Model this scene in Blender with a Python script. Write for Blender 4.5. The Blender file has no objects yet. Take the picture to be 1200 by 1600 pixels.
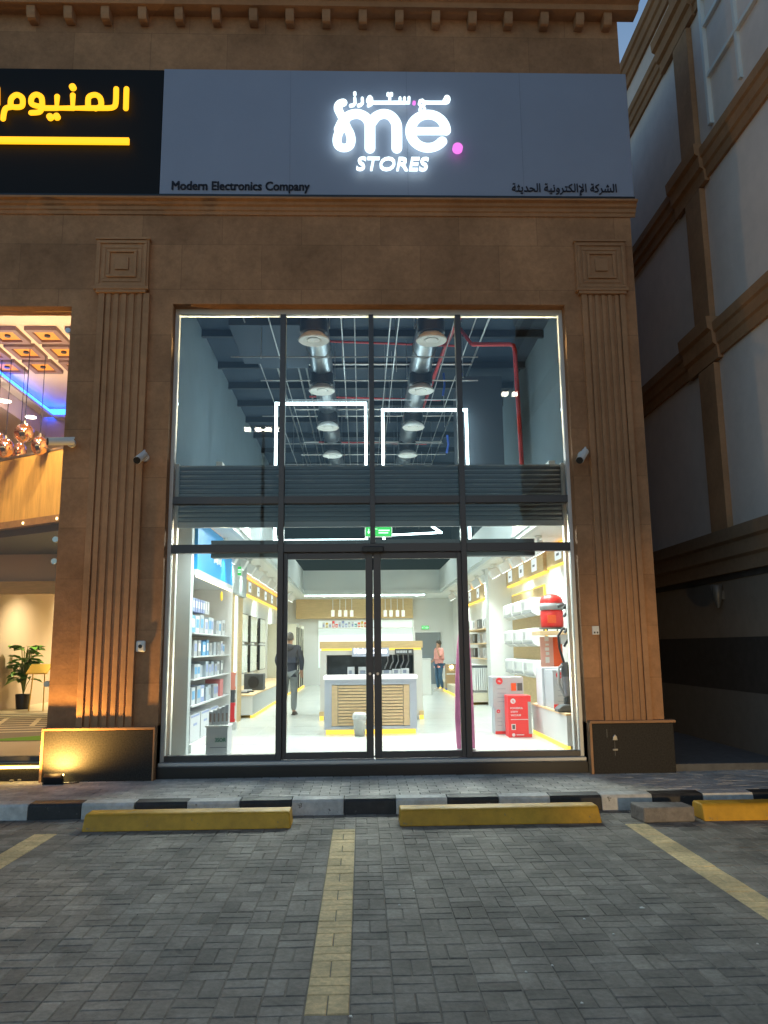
import bpy, bmesh, math, random
import numpy as np
from mathutils import Vector, Matrix
random.seed(7)
S = bpy.context.scene
COL = S.collection
# ------------------------------------------------------------------ camera
F_, PITCH, YAW, ROLL = 1240.2, 0.1692, 0.0301, -0.0106
CAM = np.array([-0.1759, -9.3495, 1.572])
def cam_axes():
    cp, sp = math.cos(PITCH), math.sin(PITCH)
    f = np.array([math.sin(YAW)*cp, math.cos(YAW)*cp, sp])
    r = np.array([math.cos(YAW), -math.sin(YAW), 0]); u = np.cross(r, f)
    return math.cos(ROLL)*r + math.sin(ROLL)*u, -math.sin(ROLL)*r + math.cos(ROLL)*u, f
CR, CU, CF = cam_axes()
def P(px, py, ax, val):                       # where the sight line of a photo pixel meets a real plane
    d = CF + CR*(px-600)/F_ - CU*(py-800)/F_
    i = 'xyz'.index(ax); t = (val-CAM[i])/d[i]
    return CAM + t*d
cd = bpy.data.cameras.new('camera'); cam = bpy.data.objects.new('camera', cd); COL.objects.link(cam)
cd.sensor_fit = 'HORIZONTAL'; cd.sensor_width = 36; cd.lens = F_/1200*36; cd.clip_end = 2000; cd.clip_start = .05
m = Matrix.Identity(4)
for i in range(3):
    m[i][0] = CR[i]; m[i][1] = CU[i]; m[i][2] = -CF[i]; m[i][3] = CAM[i]
cam.matrix_world = m; S.camera = cam
# ------------------------------------------------------------------ sky, sun, exposure
SUN_EL, SUN_ROT = math.radians(6), math.radians(15)
w = bpy.data.worlds.new('World'); S.world = w; w.use_nodes = True
nt = w.node_tree; sky = nt.nodes.new('ShaderNodeTexSky'); sky.sky_type = 'NISHITA'; sky.sun_disc = False
sky.sun_elevation = SUN_EL; sky.sun_rotation = SUN_ROT; sky.air_density = 1.0; sky.dust_density = .6; sky.ozone_density = 2.4
nt.links.new(sky.outputs[0], nt.nodes['Background'].inputs[0]); nt.nodes['Background'].inputs[1].default_value = .15
sl = bpy.data.lights.new('sun', 'SUN'); sl.energy = .06; sl.angle = math.radians(25); sl.color = (1, .86, .7)
so = bpy.data.objects.new('sun', sl); COL.objects.link(so)
so.rotation_euler = Vector((-math.sin(SUN_ROT)*math.cos(SUN_EL), -math.cos(SUN_ROT)*math.cos(SUN_EL), -math.sin(SUN_EL))).to_track_quat('-Z', 'Y').to_euler()
S.view_settings.view_transform = 'Standard'; S.view_settings.look = 'None'
S.view_settings.exposure = 0.6; S.view_settings.gamma = 1
S.render.engine = 'CYCLES'
c = S.cycles; c.max_bounces = 8; c.diffuse_bounces = 4; c.glossy_bounces = 3; c.transmission_bounces = 6; c.transparent_max_bounces = 24
c.sample_clamp_indirect = 4; c.use_denoising = True; c.caustics_reflective = False; c.caustics_refractive = False
try: c.use_light_tree = True
except Exception: pass

# ------------------------------------------------------------------ materials
MATS = {}
def mat(name, col, rough=.6, metal=0, var=.0, scale=8., bump=0., spec=.5, emit=None, es=0, stretch=(1,1,1), tint=False, blotch=0, stain=0, chip=None):
    if name in MATS: return MATS[name]
    m = bpy.data.materials.new(name); m.use_nodes = True; n = m.node_tree.nodes; L = m.node_tree.links
    b = n['Principled BSDF']; b.inputs['Roughness'].default_value = rough; b.inputs['Metallic'].default_value = metal
    b.inputs['Specular IOR Level'].default_value = spec
    b.inputs['Base Color'].default_value = (*col, 1)
    if var or bump or tint:
        tc = n.new('ShaderNodeTexCoord'); mp = n.new('ShaderNodeMapping'); L.new(tc.outputs['Object'], mp.inputs[0]); mp.inputs['Scale'].default_value = stretch
        nz = n.new('ShaderNodeTexNoise'); nz.inputs['Scale'].default_value = scale; nz.inputs['Detail'].default_value = 6; nz.inputs['Roughness'].default_value = .65
        L.new(mp.outputs[0], nz.inputs['Vector'])
        mr = n.new('ShaderNodeMapRange'); mr.inputs[1].default_value = .3; mr.inputs[2].default_value = .7
        mr.inputs[3].default_value = 1-var; mr.inputs[4].default_value = 1+var; L.new(nz.outputs[0], mr.inputs[0])
        fac = mr.outputs[0]
        if blotch:
            n2 = n.new('ShaderNodeTexNoise'); n2.inputs['Scale'].default_value = scale*.12; n2.inputs['Detail'].default_value = 3; L.new(mp.outputs[0], n2.inputs['Vector'])
            m2 = n.new('ShaderNodeMapRange'); m2.inputs[1].default_value = .35; m2.inputs[2].default_value = .65; m2.inputs[3].default_value = 1-blotch; m2.inputs[4].default_value = 1+blotch; L.new(n2.outputs[0], m2.inputs[0])
            mu = n.new('ShaderNodeMath'); mu.operation = 'MULTIPLY'; L.new(fac, mu.inputs[0]); L.new(m2.outputs[0], mu.inputs[1]); fac = mu.outputs[0]
        if tint:
            at = n.new('ShaderNodeAttribute'); at.attribute_name = 'tint'
            mu = n.new('ShaderNodeMath'); mu.operation = 'MULTIPLY'; L.new(fac, mu.inputs[0]); L.new(at.outputs['Fac'], mu.inputs[1]); fac = mu.outputs[0]
        vm = n.new('ShaderNodeVectorMath'); vm.operation = 'SCALE'; vm.inputs[0].default_value = col; L.new(fac, vm.inputs['Scale'])
        out = vm.outputs[0]
        if stain:
            for sc_, lo_ in ((.9, .60), (5.5, .66)):
                n3 = n.new('ShaderNodeTexNoise'); n3.inputs['Scale'].default_value = sc_; n3.inputs['Detail'].default_value = 4; L.new(tc.outputs['Object'], n3.inputs['Vector'])
                m3 = n.new('ShaderNodeMapRange'); m3.inputs[1].default_value = lo_; m3.inputs[2].default_value = lo_+.1; m3.inputs[3].default_value = 1; m3.inputs[4].default_value = stain; L.new(n3.outputs[0], m3.inputs[0])
                v3 = n.new('ShaderNodeVectorMath'); v3.operation = 'SCALE'; L.new(out, v3.inputs[0]); L.new(m3.outputs[0], v3.inputs['Scale']); out = v3.outputs[0]
        if chip:
            n4 = n.new('ShaderNodeTexNoise'); n4.inputs['Scale'].default_value = 11; n4.inputs['Detail'].default_value = 8; n4.inputs['Roughness'].default_value = .7; L.new(tc.outputs['Object'], n4.inputs['Vector'])
            m4 = n.new('ShaderNodeMapRange'); m4.inputs[1].default_value = .63; m4.inputs[2].default_value = .67; L.new(n4.outputs[0], m4.inputs[0])
            x4 = n.new('ShaderNodeMix'); x4.data_type = 'RGBA'; L.new(m4.outputs[0], x4.inputs[0]); L.new(out, x4.inputs[6]); x4.inputs[7].default_value = (*chip, 1); out = x4.outputs[2]
        L.new(out, b.inputs['Base Color'])
        if bump:
            bp = n.new('ShaderNodeBump'); bp.inputs['Strength'].default_value = bump; bp.inputs['Distance'].default_value = .02
            L.new(nz.outputs[0], bp.inputs['Height']); L.new(bp.outputs[0], b.inputs['Normal'])
    if emit:
        b.inputs['Emission Color'].default_value = (*emit, 1); b.inputs['Emission Strength'].default_value = es
    MATS[name] = m; return m
def lamp(name, col, s): return mat(name, tuple(.35*q for q in col), .5, emit=col, es=s)
def glass(name, tint=(.95, .98, .97), ior=1.45):
    m = bpy.data.materials.new(name); m.use_nodes = True; n = m.node_tree.nodes; L = m.node_tree.links
    n.remove(n['Principled BSDF']); t = n.new('ShaderNodeBsdfTransparent'); t.inputs[0].default_value = (*tint, 1)
    g = n.new('ShaderNodeBsdfGlossy'); g.inputs['Roughness'].default_value = 0
    fr = n.new('ShaderNodeFresnel'); fr.inputs[0].default_value = ior; mx = n.new('ShaderNodeMixShader')
    L.new(fr.outputs[0], mx.inputs[0]); L.new(t.outputs[0], mx.inputs[1]); L.new(g.outputs[0], mx.inputs[2])
    L.new(mx.outputs[0], n['Material Output'].inputs[0]); return m
def stone_mat(name, col, bw=1.0, bh=.6, var=.16, joint=.82):
    m = bpy.data.materials.new(name); m.use_nodes = True; n = m.node_tree.nodes; L = m.node_tree.links; b = n['Principled BSDF']
    b.inputs['Roughness'].default_value = .85; b.inputs['Specular IOR Level'].default_value = .25
    tc = n.new('ShaderNodeTexCoord'); sx = n.new('ShaderNodeSeparateXYZ'); L.new(tc.outputs['Object'], sx.inputs[0])
    cx = n.new('ShaderNodeCombineXYZ'); ad = n.new('ShaderNodeMath'); ad.operation = 'ADD'; L.new(sx.outputs[0], ad.inputs[0]); L.new(sx.outputs[1], ad.inputs[1])
    L.new(ad.outputs[0], cx.inputs[0]); L.new(sx.outputs[2], cx.inputs[1])
    br = n.new('ShaderNodeTexBrick'); L.new(cx.outputs[0], br.inputs['Vector']); br.inputs['Scale'].default_value = 1
    br.inputs['Brick Width'].default_value = bw; br.inputs['Row Height'].default_value = bh; br.inputs['Mortar Size'].default_value = .006; br.inputs['Mortar Smooth'].default_value = .6
    br.inputs['Color1'].default_value = (.86, .84, .84, 1); br.inputs['Color2'].default_value = (1.12, 1.10, 1.08, 1); br.inputs['Mortar'].default_value = (joint, joint, joint, 1)
    def nz(s, d, lo, hi, a=.3, z=.7):
        x = n.new('ShaderNodeTexNoise'); x.inputs['Scale'].default_value = s; x.inputs['Detail'].default_value = d; x.inputs['Roughness'].default_value = .68; L.new(tc.outputs['Object'], x.inputs['Vector'])
        r = n.new('ShaderNodeMapRange'); r.inputs[1].default_value = a; r.inputs[2].default_value = z; r.inputs[3].default_value = lo; r.inputs[4].default_value = hi; L.new(x.outputs[0], r.inputs[0]); return x, r
    x1, r1 = nz(1.3, 7, 1-var*1.6, 1+var*1.6); x2, r2 = nz(14, 6, 1-var*.7, 1+var*.7)
    mu = n.new('ShaderNodeMath'); mu.operation = 'MULTIPLY'; L.new(r1.outputs[0], mu.inputs[0]); L.new(r2.outputs[0], mu.inputs[1])
    v1 = n.new('ShaderNodeVectorMath'); v1.operation = 'MULTIPLY'; v1.inputs[0].default_value = col; L.new(br.outputs[0], v1.inputs[1])
    v2 = n.new('ShaderNodeVectorMath'); v2.operation = 'SCALE'; L.new(v1.outputs[0], v2.inputs[0]); L.new(mu.outputs[0], v2.inputs['Scale']); L.new(v2.outputs[0], b.inputs['Base Color'])
    bp = n.new('ShaderNodeBump'); bp.inputs['Strength'].default_value = .25; bp.inputs['Distance'].default_value = .02; L.new(x2.outputs[0], bp.inputs['Height']); L.new(bp.outputs[0], b.inputs['Normal'])
    return m
STONE = stone_mat('tan_stone', (.39, .215, .113), var=.18, joint=.74)
STONE2 = stone_mat('tan_stone_trim', (.45, .255, .135), 3.0, 9, .12, .95)
GRANITE = mat('dark_granite', (.036, .033, .030), .6, spec=.15, var=.45, scale=60)
PAVER = mat('grey_paver', (.245, .222, .19), .85, var=.24, scale=30, bump=.25, tint=True, blotch=.22, stain=.55)
PAVER_Y = mat('yellow_paver', (.72, .55, .29), .85, var=.24, scale=30, bump=.25, tint=True, blotch=.18, stain=.7)
PAVER_S = mat('sidewalk_paver', (.56, .53, .485), .85, var=.18, scale=25, bump=.2, tint=True, blotch=.2)
SAND = mat('sand_joint', (.24, .215, .18), .95, var=.2, scale=20)
K_W = mat('kerb_white', (.62, .61, .58), .75, var=.2, scale=14, bump=.15, blotch=.15, chip=(.2, .19, .175))
K_B = mat('kerb_black', (.03, .03, .032), .6, var=.35, scale=14, bump=.15, chip=(.16, .15, .14))
YEL = mat('yellow_paint', (.62, .34, .025), .55, var=.16, scale=9, bump=.12, blotch=.14, chip=(.25, .2, .13))
CONC = mat('concrete', (.22, .20, .185), .9, var=.25, scale=18, bump=.35)
FRAME = mat('dark_aluminium', (.075, .075, .08), .4, .2)
ALU = mat('light_aluminium', (.62, .63, .62), .45, .2)
GLASS = glass('clear_glass'); GLASS2 = glass('thin_glass', (.97, .98, .98), 1.3)
WHITE = mat('white_paint', (.78, .79, .77), .6); WHITE_G = mat('white_gloss', (.8, .8, .8), .25)
PANELW = mat('pale_laminate', (.62, .63, .62), .45)
UPW = mat('upper_wall_grey', (.17, .23, .275), .8, var=.06, scale=2)
DARKC = mat('navy_ceiling', (.03, .048, .075), .8)
WOOD = mat('oak_laminate', (.60, .42, .20), .5, var=.15, scale=5, stretch=(1, 1, 9))
WOODS = mat('oak_slat', (.78, .56, .32), .5, var=.12, scale=6, stretch=(1, 1, 7))
TILE = mat('floor_tile', (.62, .64, .61), .22, var=.05, scale=1.5)
BLACK = mat('black_plastic', (.015, .015, .017), .35); DGREY = mat('dark_grey_plastic', (.07, .075, .08), .45); GREY = mat('grey_plastic', (.3, .31, .32), .5)
SILVER = mat('galvanised_duct', (.30, .33, .36), .3, .9, var=.1, scale=10)
RED = mat('red_plastic', (.62, .025, .02), .35); REDP = mat('red_pipe', (.5, .03, .03), .45); REDB = mat('red_carton', (.65, .03, .035), .55)
ORNG = mat('orange_board', (.75, .1, .02), .55); PINKB = mat('pink_board', (.75, .42, .36), .6); PINK = mat('pink_cloth', (.92, .30, .56), .8, var=.12, scale=4)
CARTON = mat('brown_cardboard', (.42, .28, .15), .85); CARTW = mat('white_carton', (.62, .63, .66), .6); CARTG = mat('grey_carton', (.42, .44, .47), .6)
BLUE = mat('blue_board', (.01, .30, .72), .5); BLUEP = mat('blue_packet', (.26, .32, .55), .45); STEEL = mat('brushed_steel', (.5, .5, .5), .3, .9)
INK = mat('dark_ink', (.012, .014, .03), .6); INKG = mat('grey_ink', (.18, .19, .22), .6)
L_WH = lamp('led_white', (.72, .93, 1.0), 9); L_COVE = lamp('led_amber', (1, .42, .04), 1.5); L_WARM = lamp('led_yellow', (1, .62, .07), 1.15); L_LENS = lamp('spot_lens', (.95, 1, .97), 6)
L_SIGN = lamp('sign_white', (.78, .95, 1), 1.15); L_YEL = lamp('sign_yellow', (1, .44, .012), 1.15); L_PINKD = lamp('sign_pink', (.85, .2, .75), .8)
L_GRN = lamp('exit_green', (.01, .55, .07), .6); L_BLU = lamp('led_blue', (.02, .12, 1), 7); L_CARD = lamp('lit_card', (.9, .97, 1), .55)

# ------------------------------------------------------------------ mesh helper
class M:
    def __init__(s): s.v = []; s.f = []; s.mi = []; s.cur = 0; s.smooth = []
    def slot(s, i): s.cur = i; return s
    def add(s, vs, fs, sm=False):
        o = len(s.v); s.v += [tuple(map(float, q)) for q in vs]
        for f in fs: s.f.append([o+i for i in f]); s.mi.append(s.cur); s.smooth.append(sm)
        return s
    def box(s, x0, x1, y0, y1, z0, z1):
        if x0 > x1: x0, x1 = x1, x0
        if y0 > y1: y0, y1 = y1, y0
        if z0 > z1: z0, z1 = z1, z0
        return s.add([(x0,y0,z0),(x1,y0,z0),(x1,y1,z0),(x0,y1,z0),(x0,y0,z1),(x1,y0,z1),(x1,y1,z1),(x0,y1,z1)],
                     [(0,3,2,1),(4,5,6,7),(0,1,5,4),(1,2,6,5),(2,3,7,6),(3,0,4,7)])
    def obox(s, c, ex, ey, ez):               # oriented box: centre + three half-axis vectors
        c, ex, ey, ez = map(np.array, (c, ex, ey, ez)); vs = []
        for dz in (-1, 1):
            for dx, dy in ((-1,-1),(1,-1),(1,1),(-1,1)): vs.append(c+ex*dx+ey*dy+ez*dz)
        return s.add(vs, [(0,3,2,1),(4,5,6,7),(0,1,5,4),(1,2,6,5),(2,3,7,6),(3,0,4,7)])
    def frustum(s, a, b, ra, rb=None, n=16, cap=True):
        rb = ra if rb is None else rb
        a, b = np.array(a, float), np.array(b, float); d = b-a; d = d/np.linalg.norm(d)
        t = np.array([0,0,1.]) if abs(d[2]) < .9 else np.array([1.,0,0]); u = np.cross(d, t); u /= np.linalg.norm(u); v = np.cross(d, u)
        vs = []
        for c_, r in ((a, ra), (b, rb)):
            for i in range(n):
                q = 2*math.pi*i/n; vs.append(c_ + r*(math.cos(q)*u + math.sin(q)*v))
        s.add(vs, [(i, (i+1) % n, n+(i+1) % n, n+i) for i in range(n)], True)
        if cap: s.add(vs[:n], [tuple(range(n))[::-1]]); s.add(vs[n:], [tuple(range(n))])
        return s
    def tube(s, pts, r, n=10, flat=None, closed=False):   # swept tube; flat = depth scale along y for flattened strokes
        pts = [np.array(p, float) for p in pts]; N = len(pts); rings = []
        rr = r if hasattr(r, '__len__') else [r]*N
        ref = np.array([0, 1., 0]) if flat else None
        pu = None
        for i, p in enumerate(pts):
            if closed: d = pts[(i+1) % N]-pts[i-1]
            else: d = pts[min(i+1, N-1)]-pts[max(i-1, 0)]
            d = d/(np.linalg.norm(d)+1e-9)
            if flat: v = ref; u = np.cross(d, ref); u /= (np.linalg.norm(u)+1e-9)
            else:
                if pu is None:
                    t = np.array([0,0,1.]) if abs(d[2]) < .9 else np.array([1.,0,0]); u = np.cross(d, t)
                else: u = pu - d*np.dot(pu, d)
                u /= np.linalg.norm(u); v = np.cross(d, u); pu = u
            rings.append([p + rr[i]*math.cos(2*math.pi*k/n)*u + (flat or rr[i])*math.sin(2*math.pi*k/n)*v for k in range(n)])
        if flat and not closed:               # rounded ends
            for e, sg in ((0, -1), (-1, 1)):
                d = pts[e]-pts[1 if e == 0 else -2]; d = d/np.linalg.norm(d)
                base = rings[e]; caps = []
                for a in (.45, .8, .97):
                    h = math.sqrt(1-a*a)
                    caps.append([pts[e] + (q-pts[e])*h + d*rr[e]*a for q in base])
                if e == 0: rings = caps[::-1]+rings
                else: rings = rings+caps
        vs = [q for R_ in rings for q in R_]; K = len(rings); fs = []
        for j in range(K if closed else K-1):
            for i in range(n):
                fs.append((j*n+i, j*n+(i+1) % n, ((j+1) % K)*n+(i+1) % n, ((j+1) % K)*n+i))
        s.add(vs, fs, True)
        if not closed: s.add(rings[0], [tuple(range(n))[::-1]]); s.add(rings[-1], [tuple(range(n))])
        return s
    def lathe(s, prof, c, n=24):
        vs = []; K = len(prof)
        for r, z in prof:
            for i in range(n):
                q = 2*math.pi*i/n; vs.append((c[0]+r*math.cos(q), c[1]+r*math.sin(q), c[2]+z))
        fs = [(j*n+i, j*n+(i+1) % n, (j+1)*n+(i+1) % n, (j+1)*n+i) for j in range(K-1) for i in range(n)]
        return s.add(vs, fs, True)
    def sphere(s, c, r, n=14, sq=(1,1,1)):
        vs = []; K = n//2
        for j in range(K+1):
            a = math.pi*j/K
            for i in range(n):
                q = 2*math.pi*i/n; vs.append((c[0]+r*sq[0]*math.sin(a)*math.cos(q), c[1]+r*sq[1]*math.sin(a)*math.sin(q), c[2]+r*sq[2]*math.cos(a)))
        return s.add(vs, [(j*n+i, (j+1)*n+i, (j+1)*n+(i+1) % n, j*n+(i+1) % n) for j in range(K) for i in range(n)], True)
    def prism(s, poly, ax, a, b):             # 2-D outline extruded along an axis; poly in the remaining two axes
        def q(p, t): return {'x': (t, p[0], p[1]), 'y': (p[0], t, p[1]), 'z': (p[0], p[1], t)}[ax]
        n = len(poly); vs = [q(p, a) for p in poly]+[q(p, b) for p in poly]
        return s.add(vs, [tuple(range(n))[::-1], tuple(range(n, 2*n))]+[(i, (i+1) % n, n+(i+1) % n, n+i) for i in range(n)])
    def data(s, name, off=(0,0,0)):
        me = bpy.data.meshes.new(name); me.from_pydata([(a-off[0], b-off[1], c_-off[2]) for a, b, c_ in s.v], [], s.f)
        me.polygons.foreach_set('material_index', s.mi); me.polygons.foreach_set('use_smooth', s.smooth)
        bm = bmesh.new(); bm.from_mesh(me); bmesh.ops.recalc_face_normals(bm, faces=bm.faces); bm.to_mesh(me); bm.free(); me.update(); return me
LOC = {}
def tag(o, label, cat, group=None):
    o['label'] = label; o['category'] = cat
    if group: o['group'] = group
    return o
def thing(name, label, cat, loc, group=None):
    o = bpy.data.objects.new(name, None); COL.objects.link(o); o.location = [float(q) for q in loc]; o.empty_display_size = .2
    LOC[o] = tuple(float(q) for q in loc); return tag(o, label, cat, group)
def _mats(me, mt):
    for q in (mt if isinstance(mt, (list, tuple)) else [mt]): me.materials.append(q)
def part(name, mb, mt, parent, bev=0, label=None):   # vertices in world coordinates; parts sit at their thing's origin
    me = mb.data(name, LOC[parent]); _mats(me, mt); o = bpy.data.objects.new(name, me); COL.objects.link(o); o.parent = parent
    LOC[o] = LOC[parent]
    if bev:
        b = o.modifiers.new('edge', 'BEVEL'); b.width = bev; b.segments = 2; b.limit_method = 'ANGLE'
    if label: o['label'] = label
    return o
def solo(name, mb, mt, label, cat, group=None, bev=0):
    a = np.array(mb.v); loc = ((a[:,0].min()+a[:,0].max())/2, (a[:,1].min()+a[:,1].max())/2, a[:,2].min())
    me = mb.data(name, loc); _mats(me, mt); o = bpy.data.objects.new(name, me); COL.objects.link(o); o.location = loc
    if bev:
        b = o.modifiers.new('edge', 'BEVEL'); b.width = bev; b.segments = 2; b.limit_method = 'ANGLE'
    LOC[o] = loc; return tag(o, label, cat, group)
def struct(name, mb, mt, bev=0, kind='structure'):
    me = mb.data(name); _mats(me, mt); o = bpy.data.objects.new(name, me); COL.objects.link(o); o['kind'] = kind
    if bev:
        b = o.modifiers.new('edge', 'BEVEL'); b.width = bev; b.segments = 2; b.limit_method = 'ANGLE'
    return o
def dup(root, loc, rz=None, label=None, group=None):
    r = root.copy(); COL.objects.link(r); r.location = [float(q) for q in loc]
    if rz is not None: r.rotation_euler = (0, 0, rz)
    if label: r['label'] = label
    if group: r['group'] = group
    for ch in list(root.children):
        c_ = ch.copy(); COL.objects.link(c_); c_.parent = r
        for g in list(ch.children):
            d = g.copy(); COL.objects.link(d); d.parent = c_
    return r
def ar(cs): return ''.join(chr(q) for q in reversed(cs))
def text(mb, s, origin, width=None, height=None, right=(1,0,0), up=(0,0,1), depth=.01, offset=0., align='L', shear=0.):
    """lettering from the built-in font, added to mb; origin = left/centre point on the base line"""
    cu = bpy.data.curves.new('t', 'FONT'); cu.body = s; cu.size = 1; cu.offset = offset; cu.extrude = .5; cu.shear = shear; cu.resolution_u = 3
    o = bpy.data.objects.new('t', cu); COL.objects.link(o); bpy.context.view_layer.update()
    me = o.evaluated_get(bpy.context.evaluated_depsgraph_get()).to_mesh()
    v = np.array([q.co[:] for q in me.vertices]); fs = [tuple(p.vertices) for p in me.polygons]
    o.evaluated_get(bpy.context.evaluated_depsgraph_get()).to_mesh_clear(); bpy.data.objects.remove(o); bpy.data.curves.remove(cu)
    x0, x1 = v[:,0].min(), v[:,0].max(); y0, y1 = v[:,1].min(), v[:,1].max()
    sx = width/(x1-x0) if width else None; sy = height/(y1-y0) if height else None
    sx = sx or sy; sy = sy or sx
    r_, u_ = np.array(right, float), np.array(up, float); nrm = np.cross(r_, u_)
    xx = (v[:,0]-x0)*sx - ((x1-x0)*sx/2 if align == 'C' else 0); yy = v[:,1]*sy
    pts = np.array(origin)+np.outer(xx, r_)+np.outer(yy, u_)+np.outer(v[:,2]*depth, nrm)
    return mb.add(pts, fs)

# ================================================================== GROUND
def bricks(name, items, mats, h=.055, ch=.004):
    """items: (x0,x1,y0,y1,ztop,material,tint)"""
    V, Fc, MI, T = [], [], [], []
    for x0, x1, y0, y1, z, mi, t in items:
        o = len(V); c_ = ch
        tl = random.uniform(-.0025, .0025); tm = random.uniform(-.0025, .0025)
        for a, b, zz in ((x0,y0,z-h),(x1,y0,z-h),(x1,y1,z-h),(x0,y1,z-h),(x0,y0,z-c_),(x1,y0,z-c_),(x1,y1,z-c_),(x0,y1,z-c_)): V.append((a,b,zz))
        for a, b, k, l in ((x0+c_,y0+c_,-1,-1),(x1-c_,y0+c_,1,-1),(x1-c_,y1-c_,1,1),(x0+c_,y1-c_,-1,1)): V.append((a,b,z+k*tl*.5+l*tm*.5))
        fs = [(0,1,5,4),(1,2,6,5),(2,3,7,6),(3,0,4,7),(4,5,9,8),(5,6,10,9),(6,7,11,10),(7,4,8,11),(8,9,10,11)]
        for f in fs: Fc.append([o+i for i in f]); MI.append(mi); T.append(t)
    me = bpy.data.meshes.new(name); me.from_pydata(V, [], Fc); me.polygons.foreach_set('material_index', MI)
    a = me.attributes.new('tint', 'FLOAT', 'FACE'); a.data.foreach_set('value', T); me.update()
    _mats(me, mats); o = bpy.data.objects.new(name, me); COL.objects.link(o); o['kind'] = 'structure'; return o
KY = -1.355                                   # front face of the kerb
LINES = (-3.04, -0.436, 2.164, 4.764)         # left edges of the yellow bay lines (two-brick modules)
items = []
x_start = -0.436-.2*42
for i in range(88):
    for j in range(44):
        xa = x_start+.2*i; yb = -1.37-.2*j; ya = yb-.2
        yel = any(abs(xa-l) < .05 for l in LINES) and -1.951-3.6+.02 < ya+.1 < -1.951
        off = 0 if not yel else 0
        g = .0025; mi = 1 if yel else 0
        tn = lambda: random.choice((.80, .88, .95, 1.0, 1.06, 1.15))*random.uniform(.93, 1.07) if not yel else random.uniform(.88, 1.12)
        z = random.uniform(-.0015, .0015)
        if (i+j) % 2 == (0):
            items.append((xa+g, xa+.1-g, ya+g, yb-g, z, mi, tn())); items.append((xa+.1+g, xa+.2-g, ya+g, yb-g, z, mi, tn()))
        else:
            items.append((xa+g, xa+.2-g, ya+g, ya+.1-g, z, mi, tn())); items.append((xa+g, xa+.2-g, ya+.1+g, yb-g, z, mi, tn()))
bricks('parking_paving', items, [PAVER, PAVER_Y])
struct('ground', M().box(-150, 150, -150, KY, -.3, -.0055), SAND)
struct('ground', M().box(-150, 150, KY+.18, 150, -.3, .09), SAND)
ZS = .1426
items = []
for j in range(13):
    yb = -1.175+.1*j; ya = yb+.1
    for i in range(90):
        xa = -9+.2*i+(.1 if j % 2 else 0)
        if ya > .2: continue
        items.append((xa+.003, xa+.197, yb+.003, ya-.003, ZS+random.uniform(-.001, .001), 0, random.uniform(.82, 1.15)))
bricks('pavement', items, [PAVER_S], .04, .003)
kb = M()
for i in range(-16, 22):
    x0 = -1.8506+.5*i-.0; kb.slot(1 if (i % 2 == 1) else 0)
    kb.prism([(KY, -.05), (KY+.012, ZS-.03), (KY+.03, ZS-.006), (KY+.18, ZS), (KY+.18, -.05)], 'x', x0+.003, x0+.497)
struct('kerb', kb, [K_W, K_B], .004)

def wheel_stop(x0, x1, label, cut=False):
    yb, yt = -1.93, -1.64
    prof = [(yb, 0), (yb+.05, .125), (yb+.075, .14), (yt-.04, .14), (yt-.01, .12), (yt, 0)]
    mb = M().prism(prof, 'x', x0, x1)
    # bevelled ends: pull the upper ring in
    mb.v = [(x+(.008 if abs(x-x0) < 1e-6 else -.014) if z > .1 else x, y, z) for x, y, z in mb.v]
    return solo('wheel_stop', mb, YEL, label, 'wheel stop', 'yellow wheel stops along the kerb', .012)
wheel_stop(P(126, 1309, 'y', -1.93)[0], P(454, 1304, 'y', -1.93)[0], 'yellow concrete wheel stop left of the middle yellow bay line')
wheel_stop(P(625, 1301, 'y', -1.93)[0], P(942, 1298, 'y', -1.93)[0], 'yellow concrete wheel stop between the middle bay line and the grey block')
wheel_stop(P(1102, 1293, 'y', -1.93)[0], P(1102, 1293, 'y', -1.93)[0]+1.85, 'yellow concrete wheel stop cut off by the right edge of the photo')
gb = M(); a0 = P(1008, 1299, 'y', -1.95)[0]; a1 = P(1089, 1296, 'y', -1.95)[0]
gb.prism([(a0, -1.95), (a1, -1.93), (a1-.02, -1.70), (a0-.02, -1.66), (a0-.04, -1.70)], 'z', 0, .13)
solo('concrete_block', gb, CONC, 'loose grey concrete kerb block beside the yellow wheel stops', 'block', None, .012)
for k, (px, py, sz) in enumerate(((1000, 1420, .03), (911, 1437, .014), (957, 1461, .013), (861, 1510, .013), (1182, 1476, .012), (907, 1569, .014), (820, 1520, .012), (622, 1415, .016), (645, 1393, .014), (545, 1590, .016))):
    q = P(px, py, 'z', 0)
    lb = M().prism([(q[0], q[1]), (q[0]+sz, q[1]-.004), (q[0]+sz*.7, q[1]+sz*.8), (q[0]+.002, q[1]+sz*.5)], 'z', .002, .006)
    solo('litter', lb, WHITE, 'tiny white scrap of litter on the grey parking pavers' if k else 'largest white paper scrap on the pavers, right of the middle bay line', 'litter', 'white scraps on the parking pavers' if k else None)

# ================================================================== SHOP BUILDING (facade)
XL, XR, ZT = -2.489, 2.412, 5.807             # main opening
XE = 3.32                                     # right corner of the building
LX, LZ0, LZ1 = -3.73, .30, 5.77               # left shop opening
B = thing('shop_building', 'tan stone shop building with fluted pilasters around a tall glass front', 'building', (0, .1, 0))
wb = M()
wb.box(-9.5, XE, 0, .28, ZT, 10.6)
wb.box(LX, XL, 0, .28, .1, ZT-.0005); wb.box(XR, XE, 0, .28, .1, ZT-.0005)
wb.box(-9.5, LX-.0005, 0, .28, LZ1, ZT-.0005)
wb.box(XE-.12, XE, .2805, 20, .1, 10.6); wb.box(-9.5, XE-.13, .2805, 20, 10.4, 10.6)
wb.box(-9.7, -9.55, 0, 14, .1, 10.6)
part('wall', wb, STONE, B)
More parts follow.
